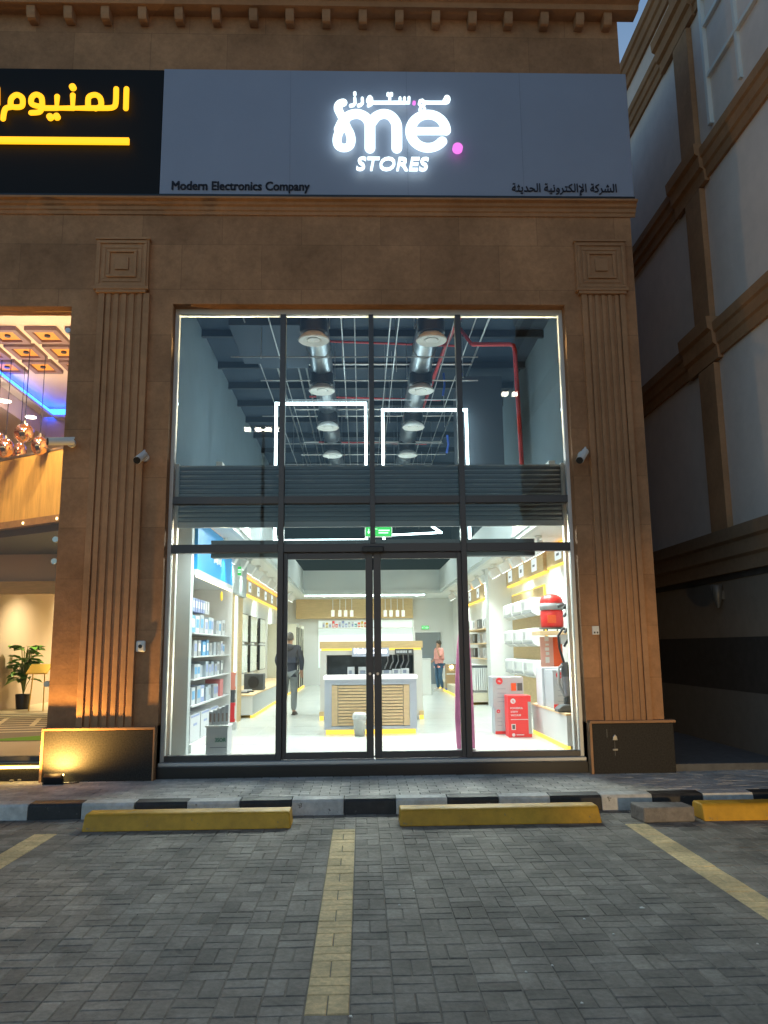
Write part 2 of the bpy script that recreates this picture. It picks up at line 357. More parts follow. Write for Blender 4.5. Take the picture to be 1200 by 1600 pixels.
# cornice under the signs: stacked mouldings
cb = M(); prof = [(.0, 7.0), (-.02, 7.0), (-.03, 7.04), (-.05, 7.05), (-.055, 7.09), (-.09, 7.105), (-.095, 7.14), (-.15, 7.15), (-.155, 7.172), (.0, 7.175)]
cb.prism([(a, b) for a, b in prof], 'x', -9.5, XE+.06)
part('cornice', cb, STONE2, B)
# top cornice with corbels
cb = M(); prof = [(.0, 9.86), (-.21, 9.86), (-.23, 9.92), (-.30, 9.94), (-.33, 10.03), (-.42, 10.08), (-.45, 10.25), (.0, 10.25)]
cb.prism(prof, 'x', -9.5, XE-.1+.32)
part('cornice', cb, STONE2, B)
cbx = [P(x, 25, 'y', -.28)[0] for x in (40, 99, 158, 217, 275, 334, 393, 451, 509, 567, 625, 683, 741, 798, 855, 911, 955)]
for x in cbx:
    part('corbel', M().prism([(0, 9.70), (-.10, 9.69), (-.135, 9.70), (-.15, 9.73), (-.16, 9.76), (-.17, 9.858), (0, 9.858)], 'x', x-.055, x+.055), STONE2, B, .006)
# pilasters
def pilaster(x0, x1, c0, c1):
    mb = M(); n = 7; yb, yf = -.001, -.065; wd = x1-x0
    mb.box(x0, x0+.12*wd, yf, yb, .71, 5.92); mb.box(x1-.12*wd, x1, yf, yb, .71, 5.92)   # edge bands
    mb.box(x0+.12*wd+.0005, x1-.12*wd-.0005, yf+.03, yb, .71, 5.92)
    gw = .76*wd/5; xs = x0+.12*wd
    for k in range(5):
        a = xs+gw*k+.018; b = xs+gw*(k+1)-.018
        if k == 0: a = xs+.02
        mb.box(a, b, yf+.006, yf+.0295, .712, 5.918)
    p = part('pilaster', mb, STONE2, B, .006)
    cp = M(); cx, cz = (c0+c1)/2, 6.30; h = (c1-c0)/2
    cp.box(c0, c1, -.075, yb, 6.0, 6.62)
    for k, (s_, y_) in enumerate(((.93, -.094), (.74, -.085), (.56, -.1), (.36, -.09))):
        r_ = h*s_; t_ = .035
        if k == 3: cp.box(cx-r_*.7, cx+r_*.7, -.098, -.0755, cz-r_*.7, cz+r_*.7); continue
        cp.box(cx-r_, cx+r_, y_, -.0755, cz+r_-t_, cz+r_); cp.box(cx-r_, cx+r_, y_, -.0755, cz-r_, cz-r_+t_)
        cp.box(cx-r_, cx-r_+t_, y_, -.0755, cz-r_+t_+.001, cz+r_-t_-.001); cp.box(cx+r_-t_, cx+r_, y_, -.0755, cz-r_+t_+.001, cz+r_-t_-.001)
    cp.box(c0-.012, c1+.012, -.095, yb, 5.96, 5.999); cp.box(c0+.02, c1-.02, -.085, yb, 5.921, 5.959); cp.box(c0-.012, c1+.012, -.095, yb, 6.6205, 6.65)
    part('capital', cp, STONE2, p, .006)
pilaster(-3.39, -2.765, -3.44, -2.79); pilaster(2.615, 3.165, 2.56, 3.2)
def plinth(x0, x1):
    p = part('plinth', M().box(x0, x1, -.1, .2, .1, .695), GRANITE, B, .01)
    part('plinth_cap', M().box(x0-.02, x1+.02, -.125, -.0005, .6955, .725), STONE2, p, .006)
    return p
plinth(-3.72, -2.505); plinth(2.44, 3.385)
for e_ in ((-3.74, -3.7205, .69), (-2.5045, -2.489, .725), (2.412, 2.4395, .695)): part('jamb_foot', M().box(e_[0], e_[1], -.12, .2, .1, e_[2]), STONE2, B)
part('threshold', M().box(XL+.001, XR-.001, .0, .5, .1, .268), mat('black_step', (.018, .018, .02), .3), B, .006)
part('sill', M().box(XL+.002, XR-.002, .06, .30, .2685, .305), ALU, B, .004)
# shop front glazing
GY = .20
wf = M()
wf.box(XL+.001, XL+.045, GY-.05, GY+.05, .306, ZT-.001); wf.box(XR-.045, XR-.001, GY-.05, GY+.05, .306, ZT-.001); wf.box(XL+.046, XR-.046, GY-.05, GY+.05, ZT-.07, ZT-.001)
part('window_surround', wf, ALU, B, .003)
fr = M(); MX = (-1.1363, -.0286, 1.0724)
hz = ((3.3503, .045), (2.7623, .05))
for x in (MX[0], MX[2]): fr.box(x-.034, x+.034, GY-.06, GY+.06, .306, ZT-.071)
fr.box(MX[1]-.03, MX[1]+.03, GY-.06, GY+.06, 2.81, ZT-.071)
for z, h in hz:
    for a, b in ((XL+.046, MX[0]-.035), (MX[0]+.035, MX[2]-.035), (MX[2]+.035, XR-.046)):
        fr.box(a, b, GY-.055, GY+.055, z-h, z+h) if not (z > 3 and a == MX[0]+.035) else (fr.box(a, MX[1]-.0305, GY-.055, GY+.055, z-h, z+h), fr.box(MX[1]+.0305, b, GY-.055, GY+.055, z-h, z+h))
for a, b in ((XL+.046, MX[0]-.035), (MX[2]+.035, XR-.046)): fr.box(a, b, GY-.05, GY+.05, .306, .37)
FR = part('window_frame', fr, FRAME, B, .004)
for a, b in ((XL+.04, MX[0]-.03), (MX[2]+.03, XR-.04)): part('pane', M().box(a, b, GY-.004, GY+.004, .36, 2.72), GLASS, FR)
xs = (XL+.04, MX[0], MX[1], MX[2], XR-.04)
for a, b in zip(xs[:-1], xs[1:]):
    part('pane', M().box(a+.02, b-.02, GY-.004, GY+.004, 2.80, 3.31), GLASS, FR); part('pane', M().box(a+.02, b-.02, GY-.004, GY+.004, 3.39, ZT-.06), GLASS, FR)
DH = part('door_operator', M().box(-1.99, 1.96, GY+.065, GY+.2, 2.665, 2.875), mat('operator_grey', (.13, .13, .14), .45), B, .006)
part('sensor', M().box(-.16, .10, GY-.12, GY-.062, 2.70, 2.77), BLACK, DH, .01)
for a, b, hx in ((MX[0]+.036, MX[1]-.006, -.16), (MX[1]+.006, MX[2]-.036, .10)):
    d = M(); y0, y1 = GY-.03, GY+.03; sw = .075 if hx < 0 else .05
    l, r = (.05, .085) if hx < 0 else (.085, .05)
    d.box(a, a+l, y0, y1, .312, 2.70); d.box(b-r, b, y0, y1, .312, 2.70); d.box(a+l+.0005, b-r-.0005, y0, y1, .312, .385); d.box(a+l+.0005, b-r-.0005, y0, y1, 2.63, 2.70)
    dp = part('sliding_door', d, FRAME, B, .004)
    part('pane', M().box(a+l-.01, b-r+.01, GY-.004, GY+.004, .37, 2.64), GLASS, dp)
    hx_ = (b-.04) if hx < 0 else (a+.04)
    part('door_lock', M().frustum((hx_, GY-.045, 1.27), (hx_, GY-.0305, 1.27), .016), STEEL, dp)

# ================================================================== SIGNS
SY = -.12
sg = thing('shop_sign', 'wide grey blue fascia sign with white lit lettering above the glass shop front', 'sign', (.33, -.06, 7.18))
part('panel', M().box(-2.68, 3.345, SY, -.002, 7.18, 8.98), mat('sign_composite', (.29, .33, .43), .45, var=.03, scale=1.2), sg, .006)
for x in (-1.05, .45, 1.93): part('panel_joint', M().box(x, x+.004, SY-.0015, SY-.0002, 7.185, 8.975), mat('joint_grey', (.2, .235, .3), .6), sg)
part('bottom_trim', M().box(-2.68, 3.345, SY-.03, SY-.0005, 7.176, 7.205), BLACK, sg)
LYF = SY-.085                                  # letter plane
def sp(u, v): return P(500+u/5, 130+v/5, 'y', LYF)
u_ = .0167/10*10                               # one photo pixel is about 8.3 mm here
pxm = float(np.linalg.norm(sp(5, 300)-sp(0, 300)))/5   # metres per zoomed pixel
def smooth(pts, k=6, closed=False):
    pts = [np.array(p, float) for p in pts]; N = len(pts); out = []
    for i in range(N if closed else N-1):
        p0 = pts[i-1] if (closed or i > 0) else pts[0]; p1 = pts[i]; p2 = pts[(i+1) % N]; p3 = pts[(i+2) % N] if (closed or i+2 < N) else pts[-1]
        for t in np.arange(k)/k:
            out.append(.5*((2*p1)+(-p0+p2)*t+(2*p0-5*p1+4*p2-p3)*t*t+(-p0+3*p1-3*p2+p3)*t**3))
    if not closed: out.append(pts[-1])
    return out
def stroke(mb, pts, wpx, closed=False, sm=True, fn=sp, pm=None, dep=.03):
    w = [fn(*p) for p in (smooth(pts, 6, closed) if sm else pts)]
    mb.tube(w, (wpx/2)*(pm or pxm), 12, flat=dep, closed=closed); return mb
mb = M()
stroke(mb, [(187, 330), (150, 380), (133, 440), (146, 490), (188, 506), (230, 490), (243, 440), (228, 380)], 70, True)
stroke(mb, [(180, 152), (150, 165), (142, 200), (165, 250), (190, 300), (222, 372)], 68)
stroke(mb, [(150, 360), (180, 300), (225, 255), (290, 240), (350, 262), (386, 312), (390, 380), (390, 510)], 84)
stroke(mb, [(400, 310), (440, 260), (500, 240), (555, 258), (594, 312), (600, 380), (600, 510)], 84)
part('logo_letter', mb, L_SIGN, sg)
mb = M(); cx, cy, rx, ry = 845, 375, 138, 130
stroke(mb, [(cx+rx*math.cos(a), cy-ry*math.sin(a)) for a in np.linspace(math.radians(2), math.radians(322), 30)], 82, sm=False)
stroke(mb, [(720, 375), (850, 375), (985, 375)], 66, sm=False)
part('logo_letter', mb, L_SIGN, sg)
c_ = sp(1075, 507); part('logo_dot', M().frustum(c_+np.array([0, .03, 0]), c_-np.array([0, .02, 0]), 40*pxm, n=24), L_PINKD, sg)
mb = M(); o = sp(283, 678); text(mb, 'STORES', (o[0], LYF, o[2]), width=565*pxm, height=112*pxm, depth=.04, offset=.008, shear=.18)
part('logo_lettering', mb, L_SIGN, sg)
mb = M()   # arabic line above the logo, drawn stroke by stroke
ST = 30
for pts, cl in (
    ([(975, 125), (985, 108), (1003, 112), (1008, 130), (998, 148), (978, 150), (970, 135)], True),
    ([(985, 152), (930, 152), (860, 152), (815, 150)], False),
    ([(815, 150), (800, 135), (780, 140), (775, 160), (790, 178), (812, 172)], False),
    ([(695, 115), (695, 152), (660, 152), (660, 118)], False), ([(660, 152), (625, 152), (625, 118)], False), ([(625, 152), (575, 152), (545, 152), (545, 118)], False),
    ([(545, 152), (470, 152), (400, 152)], False),
    ([(375, 125), (388, 108), (402, 120), (402, 140), (385, 148), (372, 140)], True), ([(405, 140), (400, 165), (378, 175)], False),
    ([(330, 120), (332, 155), (318, 170), (300, 175)], False), ([(272, 118), (274, 155), (260, 172), (238, 176)], False)):
    stroke(mb, pts, 24, cl, sm=cl)
for q in ((272, 82), (532, 88), (558, 88), (783, 205), (815, 205)):
    c_ = sp(*q); mb.frustum(c_+np.array([0, .02, 0]), c_-np.array([0, .02, 0]), 13*pxm, n=12)
part('logo_lettering', mb, L_SIGN, sg)
c_ = sp(735, 155); part('logo_dot', M().frustum(c_+np.array([0, .02, 0]), c_-np.array([0, .02, 0]), 13*pxm, n=12), L_PINKD, sg)
a = P(268, 296, 'y', SY-.01); b = P(484, 299, 'y', SY-.01)
mb = M()
for k in range(2): text(mb, 'Modern Electronics Company', (a[0]+.008*k, SY-.008-.0015*k, a[2]), width=b[0]-a[0]-.008, height=.155, depth=.012, offset=0); part('lettering', mb, INK, sg)
AR3 = ar([0xFE8D,0xFEDF,0xFEB8,0xFEAE,0xFEDB,0xFE94,0x20,0xFE8D,0xFEF9,0xFE8D,0xFEDF,0xFEDC,0xFE98,0xFEAE,0xFEED,0xFEE7,0xFEF4,0xFE94,0x20,0xFE8D,0xFEDF,0xFEA4,0xFEAA,0xFEF3,0xFE9C,0xFE94])
a = P(800, 299, 'y', SY-.01); b = P(964, 300, 'y', SY-.01)
mb = M(); text(mb, AR3, (a[0], SY-.008, a[2]), width=b[0]-a[0], height=.165, depth=.012, offset=.008); part('lettering', mb, INK, sg)

s2 = thing('shop_sign', 'black fascia sign with glowing yellow lettering and a yellow light bar', 'sign', (-6, -.06, 7.18))
part('panel', M().box(-9.4, -2.684, SY, -.002, 7.18, 8.965), mat('black_composite', (.010, .010, .011), .6, spec=.2), s2, .006)
part('bottom_trim', M().box(-9.4, -2.684, SY-.03, SY-.0005, 7.176, 7.2), BLACK, s2)
def sq(u, v): return P(u*260/1200, 100+v*260/1200, 'y', SY-.06)
pm2 = float(np.linalg.norm(sq(10, 500)-sq(0, 500)))/10
mb = M()
for pts, cl, sm in (
    ([(912, 180), (908, 320)], False, False), ([(838, 180), (834, 285), (815, 312), (775, 318)], False, True),
    ([(640, 318), (700, 318), (780, 318)], False, False), ([(635, 300), (640, 240), (685, 222), (722, 245), (728, 300), (690, 322)], False, True),
    ([(525, 225), (525, 318), (640, 318)], False, False), ([(412, 235), (410, 318), (530, 318)], False, False), ([(300, 318), (415, 318)], False, False),
    ([(305, 300), (298, 240), (260, 220), (228, 245), (232, 290), (300, 308)], True, True), ([(303, 310), (285, 345), (225, 352)], False, True),
    ([(160, 300), (160, 245), (120, 222), (82, 250), (80, 300), (120, 312)], True, True), ([(82, 310), (45, 318), (30, 345), (22, 395)], False, True)):
    stroke(mb, pts, 42, cl, sm, sq, pm2, .022)
for q in ((525, 168), (362, 383), (410, 380)):
    c_ = sq(*q); mb.frustum(c_+np.array([0, .02, 0]), c_-np.array([0, .02, 0]), 25*pm2, n=14)
part('lettering', mb, L_YEL, s2)
mb = M(); stroke(mb, [(-420, 280), (-420, 200)], 44, False, False, sq, pm2, .02); stroke(mb, [(-20, 290), (-20, 175)], 44, False, False, sq, pm2, .02)
part('lettering', mb, L_YEL, s2)
a = sq(-1400, 560); b = sq(930, 556); part('light_bar', M().box(a[0], b[0], SY-.075, SY-.035, b[2]-.04, b[2]+.04), L_YEL, s2)

# ================================================================== SMALL FITTINGS ON THE FACADE
def camera_cctv(base, tip, label):
    base, tip = np.array(base), np.array(tip); d = (tip-base)/np.linalg.norm(tip-base)
    t = thing('security_camera', label, 'camera', base, 'white security cameras on the stone front')
    part('mount', M().frustum((base[0], 0, base[2]), (base[0], -.04, base[2]), .05).tube([(base[0], -.03, base[2]), (base[0], base[1]*.8, base[2]-.01), base], .018), WHITE, t)
    part('body', M().frustum(base-d*.05, tip, .042, .046).frustum(base-d*.06+np.array([0, 0, .045]), tip+d*.03+np.array([0, 0, .038]), .012), WHITE, t)
    part('lens', M().frustum(tip+d*.001, tip+d*.012, .042), BLACK, t)
b0 = P(108, 690, 'y', -.1); camera_cctv(b0, (b0[0]-.20, -.22, b0[2]-.03), 'white tube security camera beside the left shop window, pointing left')
b0 = P(223, 712, 'y', -.12); camera_cctv(b0, (b0[0]-.02, -.27, b0[2]-.09), 'white security camera facing forward beside the left pilaster')
b0 = P(913, 708, 'y', -.12); camera_cctv(b0, (b0[0]-.10, -.26, b0[2]-.12), 'white security camera tilted down left beside the right pilaster')
q = P(221, 1010, 'y', 0); t = thing('intercom', 'small white round cornered wall unit between left pilaster and glass front', 'intercom', (q[0], -.01, q[2]-.06))
part('body', M().box(q[0]-.055, q[0]+.055, -.05, -.001, q[2]-.065, q[2]+.065), WHITE, t, .02); part('lens', M().frustum((q[0], -.0505, q[2]), (q[0], -.058, q[2]), .022), BLACK, t)
q = P(930, 985, 'y', 0); t = thing('socket_box', 'small pale electrical box on the stone beside the right pilaster', 'socket', (q[0], -.01, q[2]-.05))
part('plate', M().box(q[0]-.04, q[0]+.04, -.03, -.001, q[2]-.05, q[2]+.05), WHITE, t, .006); part('socket', M().box(q[0]-.025, q[0]-.008, -.034, -.0305, q[2]-.035, q[2]-.015).box(q[0]+.008, q[0]+.025, -.034, -.0305, q[2]-.035, q[2]-.015), BLACK, t)
q = P(960, 1152, 'y', -.1); t = thing('padlock_hasp', 'small metal padlock and hasp hanging on the dark right plinth', 'padlock', (q[0], -.11, q[2]-.1))
part('strap', M().box(q[0]-.09, q[0]-.08, -.108, -.1005, q[2]-.0, q[2]+.09).box(q[0]-.005, q[0]+.003, -.106, -.1005, q[2]-.2, q[2]+.0), DGREY, t)
part('lock', M().prism([(q[0]-.03, q[2]-.03), (q[0]+.03, q[2]-.03), (q[0]+.022, q[2]+.012), (q[0], q[2]+.035), (q[0]-.022, q[2]+.012)], 'y', -.13, -.101), STEEL, t, .005)
part('clip', M().box(q[0]-.03, q[0]+.03, -.115, -.101, q[2]-.145, q[2]-.125), STEEL, t, .004)
# floor flood lamp washing the left plinth
q = P(84, 1211, 'y', -.25); t = thing('flood_light', 'small lit warm flood lamp on the ground in front of the left plinth', 'flood light', (q[0], -.25, ZS))
part('housing', M().obox((q[0], -.255, ZS+.055), (.10, 0, 0), (0, .028, .02), (0, -.03, .042)), BLACK, t, .006)
part('lens', M().obox((q[0], -.225, ZS+.082), (.09, 0, 0), (0, .022, .016), (0, -.003, .004)), lamp('flood_lens', (1, .72, .25), 22), t)
for sx in (-.106, .106): part('bracket', M().box(q[0]+sx-.004, q[0]+sx+.004, -.27, -.24, ZS, ZS+.06), BLACK, t)
part('cable', M().tube([(q[0]+.1, -.25, ZS+.01), (q[0]+.2, -.26, ZS+.012), (q[0]+.26, -.2, ZS+.012)], .006), BLACK, t)
def spot(name, loc, target, power, col, ang=100, blend=.6, r=.05):
    l = bpy.data.lights.new(name, 'SPOT'); l.energy = power; l.color = col; l.spot_size = math.radians(ang); l.spot_blend = blend; l.shadow_soft_size = r
    o = bpy.data.objects.new(name, l); COL.objects.link(o); o.location = [float(v) for v in loc]
    o.rotation_euler = (Vector([float(v) for v in target])-o.location).to_track_quat('-Z', 'Y').to_euler(); return o
spot('flood_glow', (q[0]+.02, -.34, ZS+.12), (q[0]+.06, .0, 1.0), 135, (1, .56, .14), 165, .8, .04)
for k in range(4):
    q2 = P((18, 30, 44, 52)[k], 1222-k, 'z', ZS)
    solo('pebble', M().sphere((q2[0], q2[1], q2[2]+.015), .022-.003*k, 10, (1.3, 1, .7)), SAND, 'small pebble lying at the foot of the left shop front', 'pebble', 'pebbles by the left shop front')

# ================================================================== SHOP INTERIOR SHELL
WL, WR, CB, ZF = -2.95, 3.1, 19.0, .30
ZC = 7.13; LC = 3.27                            # high ceiling, lowered ceiling
struct('floor', M().box(WL, WR, .5005, CB, .15, ZF), TILE)
tg = M()
for i in range(1, 16): tg.box(WL, WR, .6+1.2*i, .603+1.2*i, ZF+.0005, ZF+.0012)
for x in (-1.75, -.55, .65, 1.85): tg.box(x, x+.003, .5, CB, ZF+.0013, ZF+.002)
struct('floor_joints', tg, mat('grout', (.45, .46, .45), .7))
up = M(); up.box(WL-.2, WL, .2805, CB, LC, ZC); up.box(WR, WR+.095, .2805, CB, LC, ZC)
struct('wall_upper', up, UPW)
lo = M(); lo.box(WL-.2, WL, .2805, CB, .15, LC-.0005); lo.box(WR, WR+.095, .2805, CB, .15, LC-.0005); lo.box(WL-.2, WR+.09, CB+.0005, CB+.2, .15, 3.9)
struct('wall_lower', lo, WHITE)
struct('wall_back', M().box(WL-.2, WR+.09, CB+.0005, CB+.2, 3.901, ZC), DARKC)
struct('ceiling', M().box(WL-.2, WR+.09, .2805, CB, ZC+.001, ZC+.15), DARKC)
lc = M(); VX0, VX1, VY1 = -2.0, 2.35, 16.0; VT = 4.02
lc.box(WL+.0005, VX0-.0805, .95, CB-.0005, LC, LC+.06); lc.box(VX1+.0805, WR-.0005, .95, CB-.0005, LC, LC+.06); lc.box(VX0-.08, VX1+.08, VY1+.0805, CB-.0005, LC, LC+.06)
struct('ceiling_lowered', lc, WHITE)
fa = M(); fa.box(VX0-.08, VX0, .95, VY1, LC, VT); fa.box(VX1, VX1+.08, .95, VY1, LC, VT); fa.box(VX0-.08, VX1+.08, VY1+.0005, VY1+.08, LC, VT)
fa.box(VX0+.0005, VX0+.03, .95, VY1-.0305, LC+.07, LC+.13); fa.box(VX1-.03, VX1-.0005, .95, VY1-.0305, LC+.07, LC+.13); fa.box(VX0+.0005, VX1-.0005, VY1-.03, VY1-.0005, LC+.07, LC+.13)
struct('ceiling_bulkhead', fa, mat('bulkhead_paint', (.66, .70, .70), .6))
struct('column', M().box(WL+.0005, -2.33, .79, .945, ZF, 3.86), mat('column_paint', (.50, .54, .55), .6), .004)
struct('column', M().box(2.6, WR-.0005, 7.92, 8.4, ZF, LC-.0005), WHITE, .004)

# rolling shutter, half lowered behind the glass
t = thing('rolling_shutter', 'grey slatted rolling shutter hanging half lowered behind the glass front', 'shutter', (0, .45, 3.05))
mb = M(); z = 3.13; SXA, SXB = XL+.04, XR-.035
while z < 3.80:
    mb.prism([(.43, z+.004), (.415, z+.03), (.43, z+.056), (.44, z+.057), (.44, z+.003)], 'x', SXA, SXB); mb.slot(1).box(SXA, SXB, .425, .4455, z-.006, z+.0035).slot(0); z += .06
part('slat_curtain', mb, [mat('shutter_slat', (.20, .22, .24), .35, .5), mat('slat_groove', (.02, .022, .025), .6)], t)
part('bottom_bar', M().box(SXA, SXB, .41, .45, 3.055, 3.128), GREY, t, .006)
for x0, x1 in ((XL+.004, XL+.055), (XR-.05, XR-.004)): part('guide_rail', M().box(x0-.0, x1, .39, .47, .306, 3.86), ALU, t, .004)

# beams, conduits, ducts in the dark void
for k, y in enumerate((4.0, 5.59, 6.83, 8.06, 9.36, 10.8, 12.4, 14.2)):
    solo('ceiling_joist', M().box(WL+.001, WR-.001, y-.02, y+.02, ZC-.12, ZC-.001).box(WL+.001, WR-.001, y-.045, y+.045, ZC-.135, ZC-.1205), mat('joist_grey', (.02, .024, .03), .5), 'dark steel joist spanning the void under the high ceiling', 'joist', 'joists across the dark ceiling')
def duct(x, dx, label):
    t = thing('air_duct', label, 'duct', (x, 1, 6.0), 'round ventilation ducts under the ceiling')
    mb = M().frustum((x, .9, 6.42), (x+dx, 15, 6.42), .19, n=20)
    for y in np.arange(1.2, 15, .9): mb.frustum((x+dx*(y-.9)/14.1, y, 6.42), (x+dx*(y-.9)/14.1, y+.03, 6.42), .2, n=20)
    part('duct_pipe', mb, SILVER, t)
    for k, y in enumerate((1.66, 3.97, 6.32, 8.7, 11.1)):
        xx = x+dx*(y-.9)/14.1
        p = part('diffuser', M().lathe([(.14, .26), (.14, .05), (.10, .05), (.10, .03), (.14, .02), (.15, .03), (.17, .01), (.19, .02), (.21, 0), (.23, .02), (.20, .07), (.14, .12)], (xx, y, 5.98), 24).frustum((xx, y, 6.0), (xx, y, 6.03), .09), WHITE, t)
        part('collar', M().frustum((xx, y-.02, 6.1), (xx, y-.02, 6.3), .2, n=20), BLACK, p)
        for sx in (-.21, .21): part('strap', M().box(xx+sx-.005, xx+sx+.005, y+.5, y+.53, 6.4, ZC-.005), STEEL, p)
duct(-.845, .04, 'left silver ventilation duct with round white diffusers'); duct(.87, .12, 'right silver ventilation duct with round white diffusers')
def pipe(name, pts, r, mt, label, cat, group=None):
    t = M().tube(pts, r, 8); return solo(name, t, mt, label, cat, group)
pipe('fire_pipe', [(1.55, .6, 6.7), (1.3, 3.8, 6.7), (.95, 15, 6.7)], .035, REDP, 'red sprinkler main running back under the dark ceiling', 'pipe')
a = P(735, 538, 'x', 1.46); yb = 2.6
q0 = P(737, 538, 'y', yb); q1 = P(804, 538, 'y', yb); q2 = P(815, 745, 'y', yb)
solo('fire_pipe', M().tube([(q0[0], yb, q0[2]), (q1[0]-.08, yb, q1[2]), (q1[0]-.02, yb, q1[2]-.02), (q1[0], yb, q1[2]-.1), (q2[0]+.02, yb, 3.95), (q2[0]+.05, yb, 3.82), (2.349, yb, 3.78)], .035, 10).tube([(q0[0], yb, q0[2]), (q0[0]-.15, yb+.2, 6.66)], .03, 8), REDP, 'red drop pipe bending down inside the right upper glass', 'pipe')
for x in (-1.75, -1.35, -1.2, .02, 1.95): pipe('conduit', [(x, .7, 6.85), (x*.98, 15, 6.85)], .018 if x != .02 else .03, STEEL, 'thin steel conduit running from front to back under the ceiling', 'conduit', 'conduits under the high ceiling')
for y in (1.9, 4.6, 7.4, 10.2, 13.0): pipe('strut', [(-1.6, y, 6.72), (1.9, y, 6.72)], .02, STEEL, 'slim steel cross rod above the ventilation ducts', 'rod', 'cross rods above the ducts')
for k in range(9):
    y = 2.6+1.35*k; pipe('strut', [(-2.2+.3*(k % 3), y, 6.1+.08*(k % 4)), (1.7+.2*(k % 2), y, 6.1+.08*(k % 4))], .011, STEEL if k % 2 else GREY, 'slim hanging rail crossing the void among the ducts', 'rod', 'thin rails crossing the void')
for k, x in enumerate((-1.95, -1.55, -.45, -.25, .3, .42, 1.3, 1.6)):
    pipe('conduit', [(x, 1.2, 6.55-.06*(k % 3)), (x*.97, 15.5, 6.55-.06*(k % 3))], .010, STEEL if k % 3 else GREY, 'thin cable conduit running back beside the ducts', 'conduit', 'cable conduits beside the ducts')
for k in range(16):
    x = (-1.7, -.45, .42, 1.55)[k % 4]; y = 2.4+3*(k//4)+.3*(k % 4); pipe('hanger_rod', [(x, y, 6.0), (x, y, ZC-.15)], .006, STEEL, 'thin threaded hanger rod above the ducts', 'rod', 'hanger rods above the ducts')
for px_, p0_, p1_ in ((693, 583, 618), (721, 583, 625), (699, 680, 708)):
    a, b = P(px_, p0_, 'y', 6.0), P(px_-1, p1_, 'y', 6.0); pipe('cable_bundle', [a, (a+b)/2+np.array((.03, 0, 0)), b], .022, mat('blue_cable', (.03, .10, .5), .5), 'loose blue cable bundle hanging in the right half of the void', 'cable', 'blue cables hanging in the void')
for y, x in ((3.2, -1), (6.2, 1), (9.8, -1)): pipe('fire_pipe', [(-1.2, y, 6.62), (1.5, y+.25, 6.62)], .02, REDP, 'thin red sprinkler branch crossing between the ducts', 'pipe', 'sprinkler branches')
solo('air_handler', M().box(-2.2, -.9, 2.3, 4.0, 6.5, ZC-.2).box(-2.0, -1.1, 4.0005, 4.5, 6.6, ZC-.3), DARKC, 'dark boxy air handler hung high at the left of the void', 'air handler', None, .01)
solo('air_handler', M().box(1.75, 2.55, 5.2, 6.4, 4.9, 6.7), mat('unit_dark', (.05, .06, .075), .6), 'dark boxy air handler hung behind the red drop pipe', 'air handler', None, .01)

# hanging square light frames
def light_frame(x0, x1, y, z0, z1, label, r=.022):
    t = thing('hanging_lamp', label, 'pendant lamp', ((x0+x1)/2, y, z0), 'square white light frames hung in the void')
    part('light_tube', M().box(x0, x1, y-r, y+r, z1-2*r, z1).box(x0, x0+2*r, y-r, y+r, z0+2*r+.0005, z1-2*r-.0005).box(x1-2*r, x1, y-r, y+r, z0+2*r+.0005, z1-2*r-.0005).box(x0, x1, y-r, y+r, z0, z0+2*r), L_WH, t)
    part('suspension_wire', M().box(x0+.2, x0+.204, y-.002, y+.002, z1+.0005, ZC-.01).box(x1-.204, x1-.2, y-.002, y+.002, z1+.0005, ZC-.01), STEEL, t)
a, b, b2 = P(430, 629, 'y', 5), P(573, 846, 'y', 5), P(573, 629, 'y', 5); light_frame(a[0], b2[0], 5, b[2], a[2], 'left large square white light frame hung above the counter')
a, b, b2 = P(596, 639, 'y', 5), P(731, 850, 'y', 5), P(730, 639, 'y', 5); light_frame(a[0], b2[0], 5, b[2], a[2], 'right large square white light frame hung above the counter')
def flat_frame(cx, cy, z, w, d, rot, label, r=.02):
    t = thing('hanging_lamp', label, 'pendant lamp', (cx, cy, z), 'square white light frames hung in the void'); mb = M(); cr, sr = math.cos(rot), math.sin(rot)
    for sx, sy, lx, ly in ((0, -1, w/2, r), (0, 1, w/2, r), (-1, 0, r, d/2-r), (1, 0, r, d/2-r)):
        ox, oy = sx*(w/2-r), sy*(d/2-0)
        mb.obox((cx+ox*cr-oy*sr, cy+ox*sr+oy*cr, z), (lx*cr, lx*sr, 0), (-ly*sr, ly*cr, 0), (0, 0, r))
    part('light_tube', mb, L_WH, t)
    part('suspension_wire', M().box(cx-.3, cx-.296, cy, cy+.004, z+r, ZC-.01).box(cx+.3, cx+.304, cy, cy+.004, z+r, ZC-.01), STEEL, t)
flat_frame(-.95, 9.5, 4.75, 1.6, 1.6, .18, 'left flat square white light frame hung further back'); flat_frame(1.0, 10.5, 4.5, 1.5, 1.5, -.3, 'right flat square white light frame hung further back')
for x, y in ((-1.0, 12.5), (1.45, 12.5)): 
    t = thing('pendant_spot', 'small dark pendant spot on a thin wire in the far void', 'pendant lamp', (x, y, 4.0), 'small pendant spots in the far void')
    part('shade', M().frustum((x, y, 3.98), (x, y, 4.14), .04), BLACK, t); part('wire', M().box(x-.004, x+.004, y-.004, y+.004, 4.141, ZC-.01), BLACK, t)
